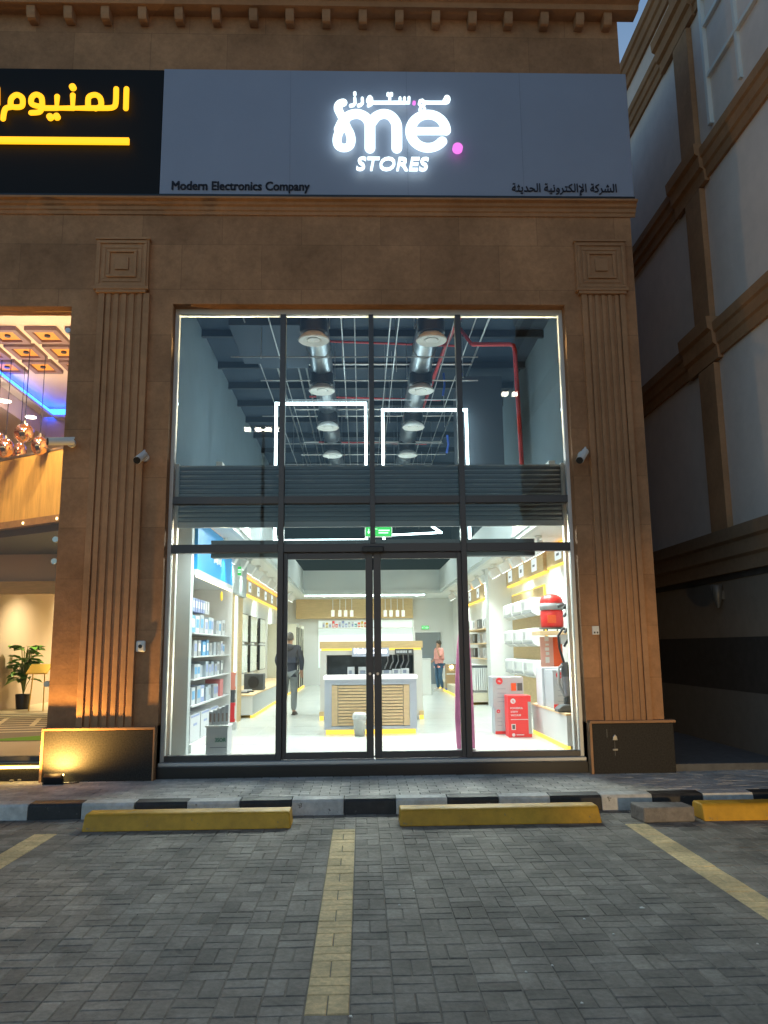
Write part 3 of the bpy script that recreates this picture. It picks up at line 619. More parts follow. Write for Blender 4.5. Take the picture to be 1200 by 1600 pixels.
# exit signs
def exit_sign(px0, py0, px1, py1, y, label, ceil=None, rx=False):
    a, b = P(px0, py0, 'y', y), P(px1, py1, 'y', y); t = thing('exit_sign', label, 'exit sign', ((a[0]+b[0])/2, y, b[2]))
    part('housing', M().box(a[0], b[0], y, y+.04, b[2], a[2]), WHITE, t, .004); iw = (b[0]-a[0])
    part('face', M().box(a[0]+.015, b[0]-.015, y-.004, y-.0005, b[2]+.015, a[2]-.015), L_GRN, t)
    g = M(); zc = (a[2]+b[2])/2; hh = (a[2]-b[2])/2
    g.prism([(a[0]+.08*iw, zc), (a[0]+.14*iw, zc-.45*hh), (a[0]+.20*iw, zc)], 'y', y-.008, y-.0045).box(a[0]+.125*iw, a[0]+.155*iw, y-.008, y-.0045, zc, zc+.5*hh)
    g.box(a[0]+.32*iw, a[0]+.36*iw, y-.008, y-.0045, zc-.5*hh, zc+.5*hh).box(a[0]+.36*iw, a[0]+.46*iw, y-.008, y-.0045, zc+.4*hh, zc+.5*hh)
    g.box(a[0]+.5*iw, a[0]+.9*iw, y-.008, y-.0045, zc+.08*hh, zc+.3*hh).box(a[0]+.5*iw, a[0]+.85*iw, y-.008, y-.0045, zc-.35*hh, zc-.15*hh)
    part('symbol', g, lamp('exit_white', (.6, 1, .7), 1.2), t)
    if ceil: part('rod', M().box(a[0]+.1, a[0]+.104, y+.01, y+.014, a[2]+.0005, ceil).box(b[0]-.104, b[0]-.1, y+.01, y+.014, a[2]+.0005, ceil), STEEL, t)
exit_sign(570, 822, 613, 839, 4.6, 'green lit exit sign hanging just under the rolling shutter', ZC-.01)
exit_sign(658, 977, 671, 984, 18.95, 'small green exit sign on the back wall over the grey door')
# LED lines and headers
def header(x, y0, y1, z0, z1, ncard, side, label, strips=True, mt=WOOD):
    t = thing('wall_header', label, 'wall panel', (x, (y0+y1)/2, z0)); s = side
    xa, xb = (x, WL+.001) if s < 0 else (x, WR-.001)
    part('panel', M().box(xa, xb, y0, y1, z0, z1), mt, t, .004)
    if strips:
        part('light_strip', M().box(xa, xb, y0, y1, z1+.0005, z1+.03), L_COVE, t); part('light_strip', M().box(xa+s*.01, xb, y0, y1, z0-.03, z0-.0005), L_WARM, t)
    for k in range(ncard):
        yc = y0+(y1-y0)*(k+.6)/ncard; cw = min(.2, (y1-y0)/ncard*.3)
        cdp = part('logo_card', M().box(xa-s*.012, xa-s*.0005, yc-cw, yc+cw, z0+.06, z1-.05), L_CARD, t)
        part('logo_mark', M().box(xa-s*.014, xa-s*.0125, yc-cw*.45, yc+cw*.45, (z0+z1)/2-.03, (z0+z1)/2+(.04 if k % 2 else .01)), INKG, cdp)
    return t
header(3.0, 4.35, 7.9, 2.86, 3.2, 3, 1, 'wood wall header with three white cards above the air conditioners')
header(3.05, 2.2, 4.3, 2.9, 3.21, 1, 1, 'wood wall header with one white card nearest the glass on the right')
header(3.0, 9.6, 16.0, 2.82, 3.18, 4, 1, 'wood wall header with white cards on the right wall beyond the column')
header(-2.85, 7.3, 18.5, 2.86, 3.2, 7, -1, 'wood wall header with white cards above the left televisions')
# track lights
proto = None; k_ = 0
for side in (-1, 1):
    for k, y in enumerate((2.9, 3.8, 4.8, 5.9, 7.1, 8.4, 9.8, 11.4, 13.2, 15.0)):
        x = -2.3 if side < 0 else 2.6
        if proto is None:
            proto = thing('track_light', '', 'track light', (x, y, LC-.3))
            part('stem', M().box(x-.015, x+.015, y-.015, y+.015, LC-.10, LC-.001).box(x-.05, x+.05, y-.06, y+.06, LC-.03, LC-.0005), WHITE, proto)
            e = np.array([math.cos(.5), 0, -math.sin(.5)]); n_ = np.array([math.sin(.5), 0, math.cos(.5)])
            hd = part('lamp_head', M().obox((x, y, LC-.19), e*.09, (0, .11, 0), n_*.09), WHITE, proto, .01)
            lb = M()
            for i in range(4): lb.obox(np.array((x, y, LC-.19))+np.array((0, (i-1.5)*.045, 0))-n_*.094, e*.075, (0, .012, 0), n_*.003)
            part('louvre', lb, GREY, hd)
            part('lens', M().obox(np.array((x, y, LC-.19))-n_*.0915, e*.08, (0, .1, 0), n_*.001), L_LENS, hd); o = proto
        else: o = dup(proto, (x, y, LC-.3), math.pi if side > 0 else 0)
        o['label'] = 'white boxy track lamp in the row along the %s lowered ceiling' % ('left' if side < 0 else 'right'); o['group'] = 'track lamps along the %s ceiling' % ('left' if side < 0 else 'right')
        if k % 2 == 0: spot('track_and_fill_light', (x, y, LC-.34), (x*.45, y+.2, ZF), 100, (.93, 1, .95), 150, .9, .12)
        if k % 2 == 1: spot('track_and_fill_light', (x, y, LC-.34), (x*1.3, y+.4, 1.2), 68, (.93, 1, .95), 140, .9, .12)
for x in (-1.3, .0, 1.5):
    for y in (3.5, 8, 13): spot('pendant_light', (x, y, 5.6), (x, y, 0), 125, (.88, 1, .97), 110, .9, .15)
for x in (-1.4, .2, 1.7):
    solo('downlight', M().lathe([(.07, 0), (.09, -.006), (.10, 0)], (x, 17.3, LC), 16).slot(1).frustum((x, 17.3, LC-.003), (x, 17.3, LC-.001), .068, n=16), [WHITE, L_LENS], 'round recessed downlight in the low ceiling at the back', 'downlight', 'downlights at the back of the shop')
    spot('downlight_glow', (x, 17.3, LC-.03), (x, 17.4, 0), 120, (.95, 1, .95), 150, .9, .1)
solo('light_line', M().box(-2.0, 1.9, 16.6, 16.64, LC-.03, LC-.0005), L_WH, 'thin white light line across the low back ceiling', 'light line')
for x in (-1.9, -.6, .6, 1.85): spot('track_and_fill_light', (x, .95, 4.75), (x*1.08, .02, 5.85), 230, (1, .84, .5), 75, .8, .05)  # unseen spots inside the glass, placed to light the opening's soffit
for z in (1.2, 3.0, 4.6):
    spot('track_and_fill_light', (-1.75, .6, z), (-2.49, .06, z), 45, (1, .88, .56), 100, .8, .05); spot('track_and_fill_light', (1.7, .6, z), (2.41, .06, z), 45, (1, .88, .56), 100, .8, .05)  # unseen spots without fixtures, added to light the window jambs
spot('track_and_fill_light', (.62, .42, 2.6), (1.12, .80, 1.1), 55, (1, .95, .95), 110, .8, .05)  # added unseen spot that brightens the pink banner
# added front fill inside the shutter, with no lamp bodies; reaches the counter
for x in (-1.6, 0, 1.7): spot('track_and_fill_light', (x, 1.5, 3.0+.8), (x*1.1, 3.4, .6), 60, (.93, 1, .95), 150, .9, .15)
for x in (-1.9, -.6, .7, 2.0): spot('track_and_fill_light', (x, 3.6, 3.9), (x*1.1, -1.6, .1), 300, (.93, 1, .95), 120, .9, .2)  # added spots without fixtures, sending shop light out over the pavement
for x, tx in ((-1.9, -2.45), (1.9, 2.6)): spot('track_and_fill_light', (x*.9, .56, 2.98), (tx, 1.0, 1.0), 70, (.93, 1, .95), 130, .9, .1)  # added unseen fill close to the glass, mainly for the column

# ================================================================== NEIGHBOUR BUILDING (right, across the alley)
NX = 4.77
N = thing('neighbour_building', 'tall pale building with tan bands and pilasters across the dark alley', 'building', (5, 0, .1))
PLASTER = mat('pale_plaster', (.80, .70, .65), .9, var=.05, scale=4, bump=.08, blotch=.08)
DSTONE = mat('brown_stone', (.25, .165, .105), .8, var=.15, scale=12, bump=.1)
part('wall', M().box(NX, NX+8, -14, 16, 2.8, 11.62), PLASTER, N)
def band(z0, z1, d=.10, mt=STONE2, steps=3, y0=-14, y1=16):
    pr = []; h = z1-z0
    pr = [(NX+.001, z0), (NX-d*.35, z0), (NX-d*.4, z0+h*.3), (NX-d*.65, z0+h*.36), (NX-d*.7, z0+h*.66), (NX-d*.95, z0+h*.72), (NX-d, z1), (NX+.001, z1)]
    mb = M(); n = len(pr); vs = [(a, y0, b) for a, b in pr]+[(a, y1, b) for a, b in pr]
    mb.add(vs, [tuple(range(n)), tuple(range(n, 2*n))[::-1]]+[(i, (i+1) % n, n+(i+1) % n, n+i) for i in range(n)]); return mb
for z0, z1, d in ((11.62, 12.12, .13), (10.66, 11.05, .11), (8.06, 8.5, .12), (5.46, 5.92, .12)): part('moulding', band(z0, z1, d), STONE2, N)
for z0, z1, a, b in ((10.62, 11.2, .72, 1.95), (8.0, 8.6, .75, 1.80), (5.40, 6.03, .80, 1.78)): part('moulding', band(z0+.02, z1-.02, .20, y0=a, y1=b), STONE2, N)
for z0, z1 in ((2.79, 5.395), (5.96, 8.0), (8.6, 10.6), (11.1, 11.615)): part('pilaster', M().box(NX-.085, NX-.0005, .92, 1.42, z0, z1), STONE2, N, .006)
# upper window with white bars
wn = M(); y1_ = .55
wn.box(NX-.06, NX-.001, y1_-.07, y1_, 8.72, 11.6)
p = part('window', wn, WHITE, N); 
wl = M()
for z in (9.45, 10.25, 11.05): wl.box(NX-.05, NX-.001, -6, y1_-.071, z-.03, z+.03)
for y in (-.35, -1.25, -2.15): wl.box(NX-.045, NX-.001, y-.03, y+.03, 8.75, 11.58)
part('glazing_bar', wl, WHITE, p)
# base storey: projecting band, stripes, recessed dark base
part('canopy_band', band(2.5, 3.05, .22, DSTONE), DSTONE, N)
bs = M().box(NX, NX+8, -14, 16, .1, .96).slot(1).box(NX, NX+8, -14, 16, .9605, 1.66).slot(2).box(NX, NX+8, -14, 16, 1.6605, 2.42).slot(1).box(NX-.02, NX+8, -14, 16, 2.4205, 2.799)
part('base_wall', bs, [mat('base_grey', (.16, .15, .14), .8, var=.1, scale=6), mat('base_dark', (.055, .05, .048), .7, var=.2, scale=8), mat('base_tan', (.24, .20, .165), .8, var=.1, scale=6)], N)
q = P(1122, 930, 'x', NX-.08); t = thing('wall_lamp', 'unlit conical wall lamp on the neighbour wall in the dark alley', 'lamp', (NX-.05, q[1], q[2]-.12))
part('shade', M().lathe([(.02, -.17), (.055, -.05), (.075, .13), (.065, .14), (.0, .14)], (NX-.09, q[1], q[2]), 14), DGREY, t); part('bracket', M().box(NX-.05, NX-.0005, q[1]-.03, q[1]+.03, q[2]-.06, q[2]+.06), DGREY, t)
struct('alley_path', M().box(XE+.075, NX-.001, .02, 20, .091, .22), mat('alley_paving', (.13, .13, .13), .8, var=.2, scale=10), .006)
# alley end wall in the dark
solo('alley_wall', M().box(XE+.01, NX-.0005, 16, 16.2, .221, 4.2), DSTONE, 'dark wall closing the far end of the alley', 'wall')

# ================================================================== LEFT SHOP (jeweller's hall seen through the left opening)
LW = mat('cream_wall', (.78, .63, .34), .7, var=.03, scale=3); LP = mat('mauve_wall', (.52, .42, .40), .7)
struct('floor', M().box(-11, -3.75, .06, 14, .11, .34), mat('beige_tile', (.42, .36, .28), .35, var=.06, scale=3))
ls = M(); ls.box(-3.749, -3.70, .2805, 14, .341, 7.2); ls.box(-11, -10.8, .2805, 14, .341, 7.2)
struct('wall_left_shop', ls, LW)
struct('wall_left_shop', M().box(-10.79, -3.76, 12.6, 12.8, .341, 7.2), LW)
rc = M(); rc.box(-10.79, -3.76, .285, 12.59, 7.0, 7.2)
struct('ceiling_left_shop', rc, mat('cream_ceiling', (.75, .60, .42), .7))
struct('ceiling_left_shop', M().box(-10.79, -3.76, 8.1, 12.59, 6.3, 6.999).box(-10.79, -7.2, .3, 8.0995, 6.3, 6.999), mat('mauve_ceiling', (.50, .42, .46), .7))
t = thing('cove_light', 'blue light cove running round the raised ceiling of the left shop', 'light strip', (-7, 6, 6.75))
part('light_strip', M().box(-7.199, -7.13, .4, 8.02, 6.78, 6.92).box(-7.129, -3.8, 8.02, 8.099, 6.78, 6.92), L_BLU, t)
part('ledge', M().box(-7.199, -7.0, .4, 7.9, 6.70, 6.76).box(-6.9995, -3.8, 7.9, 8.099, 6.70, 6.76), mat('ledge_paint', (.55, .5, .52), .6), t)
cof = None
for i, y in enumerate((3.85, 4.62, 5.40)):
    for j in range(4):
        x = -4.90-.68*j
        if cof is None:
            cof = thing('ceiling_coffer', 'square ceiling coffer with dark frame and glowing orange panel', 'ceiling panel', (x, y, 6.9), 'orange coffers in the left shop ceiling')
            part('frame', M().box(x-.27, x+.27, y-.32, y-.22, 6.93, 6.999).box(x-.27, x+.27, y+.22, y+.32, 6.93, 6.999).box(x-.27, x-.18, y-.2195, y+.2195, 6.93, 6.999).box(x+.18, x+.27, y-.2195, y+.2195, 6.93, 6.999), mat('coffer_brown', (.20, .12, .09), .5), cof)
            part('panel', M().box(x-.179, x+.179, y-.219, y+.219, 6.97, 6.999), lamp('coffer_glow', (1, .33, .03), .55), cof)
            part('canopy', M().frustum((x, y, 6.94), (x, y, 6.969), .05, n=12), BLACK, cof)
        else: dup(cof, (x, y, 6.9))
# mezzanine with a wood parapet
pa, pb = np.array((-4.0, 3.2)), np.array((-9.8, 6.85)); dv = (pb-pa)/np.linalg.norm(pb-pa); nv = np.array((-dv[1], dv[0]))*-1
mz = thing('mezzanine', 'wood clad mezzanine balcony across the left shop', 'balcony', (-6.5, 6, 3.5))
def pq(a, b, z0, z1, off0, off1):
    c4 = [a+nv*off0, b+nv*off0, b+nv*off1, a+nv*off1]; return M().prism([tuple(x) for x in c4], 'z', z0, z1)
if nv[1] < 0: nv = -nv
ob = mat('parapet_wood', (.62, .38, .10), .5, var=.22, scale=4, stretch=(3, 3, .35))
part('parapet', pq(pa, pb, 3.84, 4.98, 0, .12), ob, mz); part('rail', pq(pa, pb, 4.981, 5.02, -.01, .13), STEEL, mz)
part('trim', pq(pa, pb, 3.72, 3.8395, -.02, .14), mat('trim_brown', (.30, .17, .07), .5, var=.2, scale=8), mz)
part('slab', M().prism([tuple(pa+nv*.15), tuple(pb+nv*.15), (-9.8, 9.2), (-4.0, 9.2)], 'z', 3.60, 3.80), mat('soffit_brown', (.09, .065, .05), .6), mz)
for k in range(7):
    q_ = pa+dv*(.6+.9*k)-nv*.015; part('stud_light', M().sphere((q_[0], q_[1], 3.77), .03, 8), lamp('stud_glow', (1, .75, .35), 2), mz)
struct('wall_left_shop', M().box(-10.79, -3.76, 7.6, 7.8, 2.98, 3.599), LP)
solo('wall_trim', M().box(-10.7, -3.78, 7.5, 7.5995, 2.75, 3.02), WOOD, 'wood strip under the mauve wall in the left shop', 'wall panel')
solo('wall_panel', M().box(-10.7, -7.9, 7.9, 12, .341, 2.97), LP, 'mauve partition wall behind the potted plant', 'partition')
# pendants
pend = None
for k, (px, py, y, r) in enumerate(((38, 677, 4.4, .17), (8, 700, 4.3, .15), (62, 697, 4.1, .14), (30, 706, 4.9, .13), (-6, 688, 5.0, .15))):
    q = P(px, py, 'y', y)
    if pend is None:
        pend = thing('pendant_lamp', '', 'pendant lamp', q, 'copper globe pendants in the left shop'); 
        part('globe', M().sphere(q, r, 20), mat('copper_mirror', (.95, .62, .42), .08, 1), pend); part('cap', M().frustum((q[0], q[1], q[2]+r-.01), (q[0], q[1], q[2]+r+.05), .03), STEEL, pend)
        part('cable', M().box(q[0]-.006, q[0]+.006, q[1]-.006, q[1]+.006, q[2]+r+.0505, 6.99), BLACK, pend); o = pend
    else: o = dup(pend, q); o.scale = (r/.17,)*2+(1,)
    o['label'] = ('largest shiny copper globe pendant above the wood parapet' if k == 0 else 'smaller shiny copper globe pendant hung just above the wood parapet')
# small round wall fixings along the glass edge (pane clamps)
for z in (5.45, 3.55, 2.92, 2.6):
    pass
lg = thing('shop_window', 'frameless glass front of the left shop with round metal clamps', 'window', (-6.5, .2, .34))
part('pane', M().box(-9.4, -3.735, .14, .15, .40, 5.765), GLASS2, lg)
for z in (5.50, 4.1, 2.88, 2.62, 1.2): part('clamp', M().frustum((-3.80, .10, z), (-3.80, .139, z), .035, n=12), STEEL, lg)
part('bottom_rail', M().box(-9.4, -3.735, .10, .19, .341, .399), FRAME, lg)
part('light_strip', M().box(-9.4, -3.76, -.03, -.002, .285, .31), lamp('step_glow', (1, .62, .12), 9), lg)
part('bottom_step', M().box(-9.4, -3.745, .0, .0595, .1, .33), GRANITE, lg)
# plant, stand, rug
q = np.array((-7.55, 8.6, .34)); t = thing('potted_plant', 'broad leaved green plant in a dark pot in the left shop', 'plant', q)
part('pot', M().lathe([(.13, 0), (.16, .3), (.15, .32), (.0, .32)], q, 14), BLACK, t)
lf = M(); stm = M(); random.seed(3)
for k in range(52):
    a = random.uniform(0, 6.28); h = random.uniform(.62, 1.35); sp_ = random.uniform(.05, .34); L_ = random.uniform(.24, .38)
    p0 = q+np.array((0, 0, .3)); p1 = q+np.array((math.cos(a)*sp_*.4, math.sin(a)*sp_*.4, h)); p2 = q+np.array((math.cos(a)*(sp_+.05), math.sin(a)*(sp_+.05), h+.12))
    stm.tube([p0, (p0+p1)/2+np.array((0, 0, .05)), p1], .008, 5)
    d = np.array((math.cos(a), math.sin(a), random.uniform(-.3, .5))); d /= np.linalg.norm(d); sd = np.cross(d, (0, 0, 1)); sd /= np.linalg.norm(sd)
    up_ = np.cross(sd, d); w_ = L_*.30
    vs = [p1, p1+d*L_*.35+sd*w_+up_*.03, p1+d*L_*.75+sd*w_*.8+up_*.01, p1+d*L_-up_*.06, p1+d*L_*.75-sd*w_*.8+up_*.01, p1+d*L_*.35-sd*w_+up_*.03, p1+d*L_*.5-up_*.01]
    lf.add(vs, [(0, 1, 6), (1, 2, 6), (2, 3, 6), (3, 4, 6), (4, 5, 6), (5, 0, 6)])
part('foliage', lf, mat('leaf_green', (.10, .26, .04), .45, var=.3, scale=6), t); part('stem', stm, mat('stem_green', (.15, .2, .05), .6), t)
q = np.array((-7.0, 8.0, .34)); t = thing('display_stand', 'thin gold display stand with a tilted top beside the plant', 'stand', q); GOLD = mat('gold_metal', (.75, .5, .12), .3, .8)
for dx in (-.15, .15): part('leg', M().tube([(q[0]+dx, q[1]-.05, .341), (q[0]+dx*.8, q[1], 1.15)], .012, 6), GOLD, t)
part('top', M().obox((q[0], q[1], 1.2), (.22, 0, 0), (0, .14, .09), (0, -.008, .012)), GOLD, t)
rg = M(); rg.box(-8, -4.0, 2.2, 7.2, .3405, .345)
rg.slot(1)
for k in range(9):
    y = 3.4+.42*k; rg.obox((-6.2, y, .3475), (1.9, .18, 0), (-.004, .045, 0), (0, 0, .0015))
for k in range(5): rg.obox((-5.3-.6*k, 5.2, .3505), (-.25, .8, 0), (.04, .012, 0), (0, 0, .001))
rg.slot(2).prism([(-5.6, 2.25), (-4.3, 2.25), (-4.1, 3.2), (-4.6, 3.1)], 'z', .3455, .349)
solo('rug', rg, [mat('rug_grey', (.22, .20, .17), .95), mat('rug_cream', (.75, .68, .5), .95), mat('rug_green', (.12, .30, .03), .95)], 'grey rug with cream lines and a green patch on the left shop floor', 'rug')
for x, y, z, pw in ((-5.2, 3.0, 6.8, 420), (-6.2, 5.2, 6.8, 440), (-8.6, 6.0, 6.2, 230), (-5.6, 1.6, 6.8, 240)):
    spot('left_shop_downlight', (x, y, z), (x, y+.6, 0), pw, (1, .72, .40), 150, .9, .1)
for x, y in ((-6.3, 11.3), (-7.8, 11.5), (-6.9, 8.6), (-5.2, 9.5)):
    spot('left_shop_downlight', (x, y, 3.3 if y > 8 else 3.5), (x, y+.6, 0), 330, (1, .82, .42), 130, .9, .06)
for x, y in ((-6.2, 5.2), (-5.3, 3.9)): spot('parapet_wash', (x, y-2.0, 6.2), (x-.6, y+.2, 4.2), 90, (1, .66, .28), 90, .9, .1)
for x, y in ((-5.0, 4.4), (-6.6, 5.0), (-5.6, 2.0)): spot('pendant_glow', (x, y, 5.3), (x, y-.3, 7), 120, (1, .74, .5), 170, .9, .15)
for px, py in ((8, 627), (48, 652)):
    q = P(px, py, 'z', 6.29)
    solo('downlight', M().frustum((q[0], q[1], 6.285), (q[0], q[1], 6.2995), .11, n=16), lamp('warm_lens', (1, .9, .75), 5), 'round lit downlight in the mauve ceiling of the left shop', 'downlight', 'downlights in the left shop ceiling')

# ================================================================== GOODS INSIDE THE SHOP
# gondola shelf with blue header, left
gx = -2.3; gy0, gy1 = .96, 3.79
t = thing('shelf_unit', 'white gondola shelf with blue header board behind the left pane', 'shelf', (-2.6, 2.4, ZF))
part('back_panel', M().box(WL+.001, WL+.02, gy0, gy1, ZF, 2.48), WHITE, t); part('end_panel', M().box(WL+.021, gx+.02, gy1-.05, gy1, ZF, 2.60), mat('end_panel_white', (.75, .74, .72), .5), t)
part('base', M().box(WL+.021, gx, gy0, gy1-.051, ZF, ZF+.10), WHITE, t)
part('header', M().box(WL+.001, gx+.01, gy0, gy1, 2.60, 3.26), BLUE, t)
part('header_trim', M().box(WL+.021, gx+.012, gy0, gy1-.0505, 2.53, 2.5995), PANELW, t); part('light_strip', M().box(gx-.01, gx+.012, gy0, gy1-.051, 2.50, 2.5295), lamp('led_warmwhite', (1, .8, .55), 3), t)
part('light_strip', M().box(gx-.05, gx+.0, gy0, gy1, 3.2605, 3.268), L_COVE, t)
hl = M(); 
for k, (a, b) in enumerate(((0, .06), (.08, .22), (.25, .33), (.36, .5), (.53, .6))): hl.box(gx+.0105, gx+.016, 2.1+a, 2.1+b, 2.80+.02*(k % 2), 2.90+.015*(k % 3))
part('header_lettering', hl, WHITE, t)
ZSH = [P(296, 994, 'x', gx)[2], P(294.5, 1027, 'x', gx)[2], P(293, 1059, 'x', gx)[2], P(291, 1098, 'x', gx)[2]]
ZSH = [1.79, 1.49, 1.20, .87]
for z in ZSH: part('shelf_board', M().box(WL+.021, gx-.005, gy0, gy1-.051, z-.02, z), WHITE_G, t)
for z in ZSH:
    pt = M(); pt.box(gx-.0045, gx-.002, gy0+.02, gy1-.06, z-.019, z-.002).slot(1)
    for k in range(9): pt.box(gx-.0019, gx-.0005, gy0+.15+.29*k, gy0+.24+.29*k, z-.017, z-.004)
    part('price_strip', pt, [PANELW, CARTW], t)
pe = M()
for z in (2.02, 2.28): pe.box(WL+.0205, WL+.05, gy0+.1, gy1-.1, z-.01, z)
part('peg_rail', pe, GREY, t)
def packet(x0, x1, y0, y1, z0, z1, mt, label, group, face=None, inset=.15):
    mb = M().box(x0, x1, y0, y1, z0, z1)
    if face is not None:
        h = z1-z0; wv = y1-y0
        mb.slot(1).box(x1+.0003, x1+.002, y0+wv*inset, y1-wv*inset, z0+h*.3, z1-h*.2)
    return solo('packet', mb, [mt, face or mt], label, 'packet', group)
random.seed(11)
pal = [BLUEP, CARTW, CARTG, mat('sky_packet', (.12, .34, .6), .5), mat('grey_blue_packet', (.42, .48, .54), .5), GREY]
rows = [(1.79, 1.0, 3.6, .20, .26, 'small boxed gadgets on the top shelf of the white shelf unit', [3, 1, 2, 1, 4, 1, 2, 1, 1]),
        (1.49, 1.2, 3.6, .18, .22, 'blue and white boxed gadgets on the second shelf of the white shelf unit', [2, 5, 3, 3, 3, 2, 4, 2, 1, 1]),
        (1.20, 1.2, 3.4, .2, .21, 'grey boxed gadgets on the third shelf of the white shelf unit', [2, 1, 4, 4, 2, 4, 2, 1, 5]),
        (.87, 1.1, 3.5, .2, .24, 'pale boxed gadgets on the fourth shelf of the white shelf unit', [1, 2, 0, 4, 4, 2, 1, 2])]
for z, y0, y1, wd, h, lab, seq in rows:
    st = (y1-y0)/len(seq)
    for k, ci in enumerate(seq):
        y = y0+st*k; hh = h*random.uniform(.75, 1.0)
        packet(gx-.28, gx-.03-random.uniform(0, .05), y, y+st*random.uniform(.7, .93), z+.001, z+hh, pal[ci], lab, lab, WHITE if ci in (0, 3, 5) else pal[random.choice((0, 3, 4, 5))])
packet(gx-.25, gx-.02, 3.05, 3.3, .872, 1.12, mat('pink_packet', (.6, .2, .2), .5), 'pink box on the fourth shelf of the white shelf unit', None)
for z, n in ((2.16, 9), (1.9, 9)):
    for k in range(n):
        y = 1.0+.2*k if n < 9 else 1.05+.17*k
        packet(WL+.06, gx-.12, y, y+.13, z-.08 if z > 2 else z-.05, z+.10, BLUEP if k < 7 else CARTW, 'blue hanging packet in the upper rows of the white shelf unit' if k < 7 else 'white hanging packet in the upper rows of the white shelf unit', 'hanging packets on the shelf unit %s' % ('blue' if k < 7 else 'white'), WHITE)
q = (gx-.1, 3.0, 2.38); solo('price_disc', M().frustum((gx-.03, 3.0, 2.38), (gx-.015, 3.0, 2.38), .07, n=18), lamp('yellow_disc', (1, .62, .02), .7), 'round yellow price disc on the white shelf unit', 'price tag')
for k in range(3):
    z0 = ZF+.105+.0; 
    mb = M().box(gx-.5, gx-.03, 1.0+.68*k, 1.62+.68*k, z0, z0+.34).slot(1).box(gx-.0298, gx-.028, 1.05+.68*k, 1.57+.68*k, z0+.31, z0+.335).box(gx-.0298, gx-.028, 1.2+.68*k, 1.42+.68*k, z0+.2, z0+.23)
    solo('carton', mb, [CARTW, BLUEP], 'large white and blue carton on the bottom shelf of the white shelf unit', 'carton', 'cartons on the bottom shelf of the shelf unit')
a = P(320, 1184, 'z', ZF); b = P(357, 1181, 'z', ZF); ya = .62; xa, xb = a[0]-.02, b[0]+.0
t = thing('product_crate', 'white open crate of pale goods standing on the floor near the left pane', 'crate', ((xa+xb)/2, ya, ZF))
part('body', M().prism([(xa+.01, ya), (xb-.01, ya), (xb, ya+.28), (xa, ya+.28)], 'z', ZF, ZF+.34), CARTW, t, .008); part('rim', M().box(xa-.005, xb+.005, ya-.008, ya+.29, ZF+.3405, ZF+.36), WHITE, t, .004)
mb = M(); text(mb, '3SOR', (xa+.12, ya-.004, ZF+.17), width=.13, height=.05, depth=.004, offset=.015); part('lettering', mb, mat('green_ink', (.05, .25, .15), .6), t)
part('stripe', M().box(xa+.06, xb-.02, ya-.003, ya-.0005, ZF+.10, ZF+.108), INKG, t)
random.seed(5)
for k in range(5):
    x = xa+.03+.046*k; solo('sleeve', M().box(x, x+.04, ya+.05+.02*k, ya+.2, ZF+.361, ZF+.52+.02*k).slot(1).box(x+.008, x+.03, ya+.048+.02*k, ya+.0498+.02*k, ZF+.40, ZF+.5), [CARTW, mat('printed_figure', (.35, .27, .24), .6)], 'printed pale sleeve standing in the white crate', 'packet', 'sleeves in the white crate')
# niche beyond the shelf: wood frame, light line, red cartons
t = thing('wall_niche', 'wood framed wall niche with bright vertical light line beyond the shelf', 'wall panel', (-2.7, 4.5, ZF))
part('frame', M().box(WL+.001, -2.32, 3.95, 4.25, ZF, 2.5), WOOD, t, .004); part('frame', M().box(WL+.001, -2.36, 5.0, 5.5, ZF, 2.5), WOOD, t, .004)
part('light_strip', M().box(-2.36, -2.34, 4.60, 4.70, .75, 2.48), lamp('led_peach', (1, .72, .42), 4), t); part('backing', M().box(WL+.001, -2.361, 4.2505, 4.9995, ZF, 2.5), WHITE, t)
part('bulkhead', M().box(WL+.001, -2.30, 3.85, 5.5, 2.501, 3.26), mat('bulkhead_grey', (.36, .40, .40), .6), t)
exit_sign(366, 884, 378, 900, 4.4, 'small green lit sign on the grey bulkhead over the wall niche')
for k, (z0, z1, mt) in enumerate(((ZF+.12, ZF+.42, REDB), (ZF+.425, ZF+.62, DGREY), (ZF+.625, ZF+.9, mat('salmon_carton', (.7, .25, .18), .6)))):
    solo('carton', M().box(-2.45, -2.22, 3.83, 3.945, z0, z1).slot(1).box(-2.2195, -2.218, 3.85, 3.92, z0+.05, z1-.05), [mt, CARTW], ('red carton at the bottom of the stack in front of the niche', 'dark carton in the middle of the stack in front of the niche', 'salmon carton on top of the stack in front of the niche')[k], 'carton')
solo('plinth', M().box(-2.46, -2.19, 3.82, 3.948, ZF, ZF+.118), PANELW, 'low pale plinth under the stack of red cartons', 'plinth')
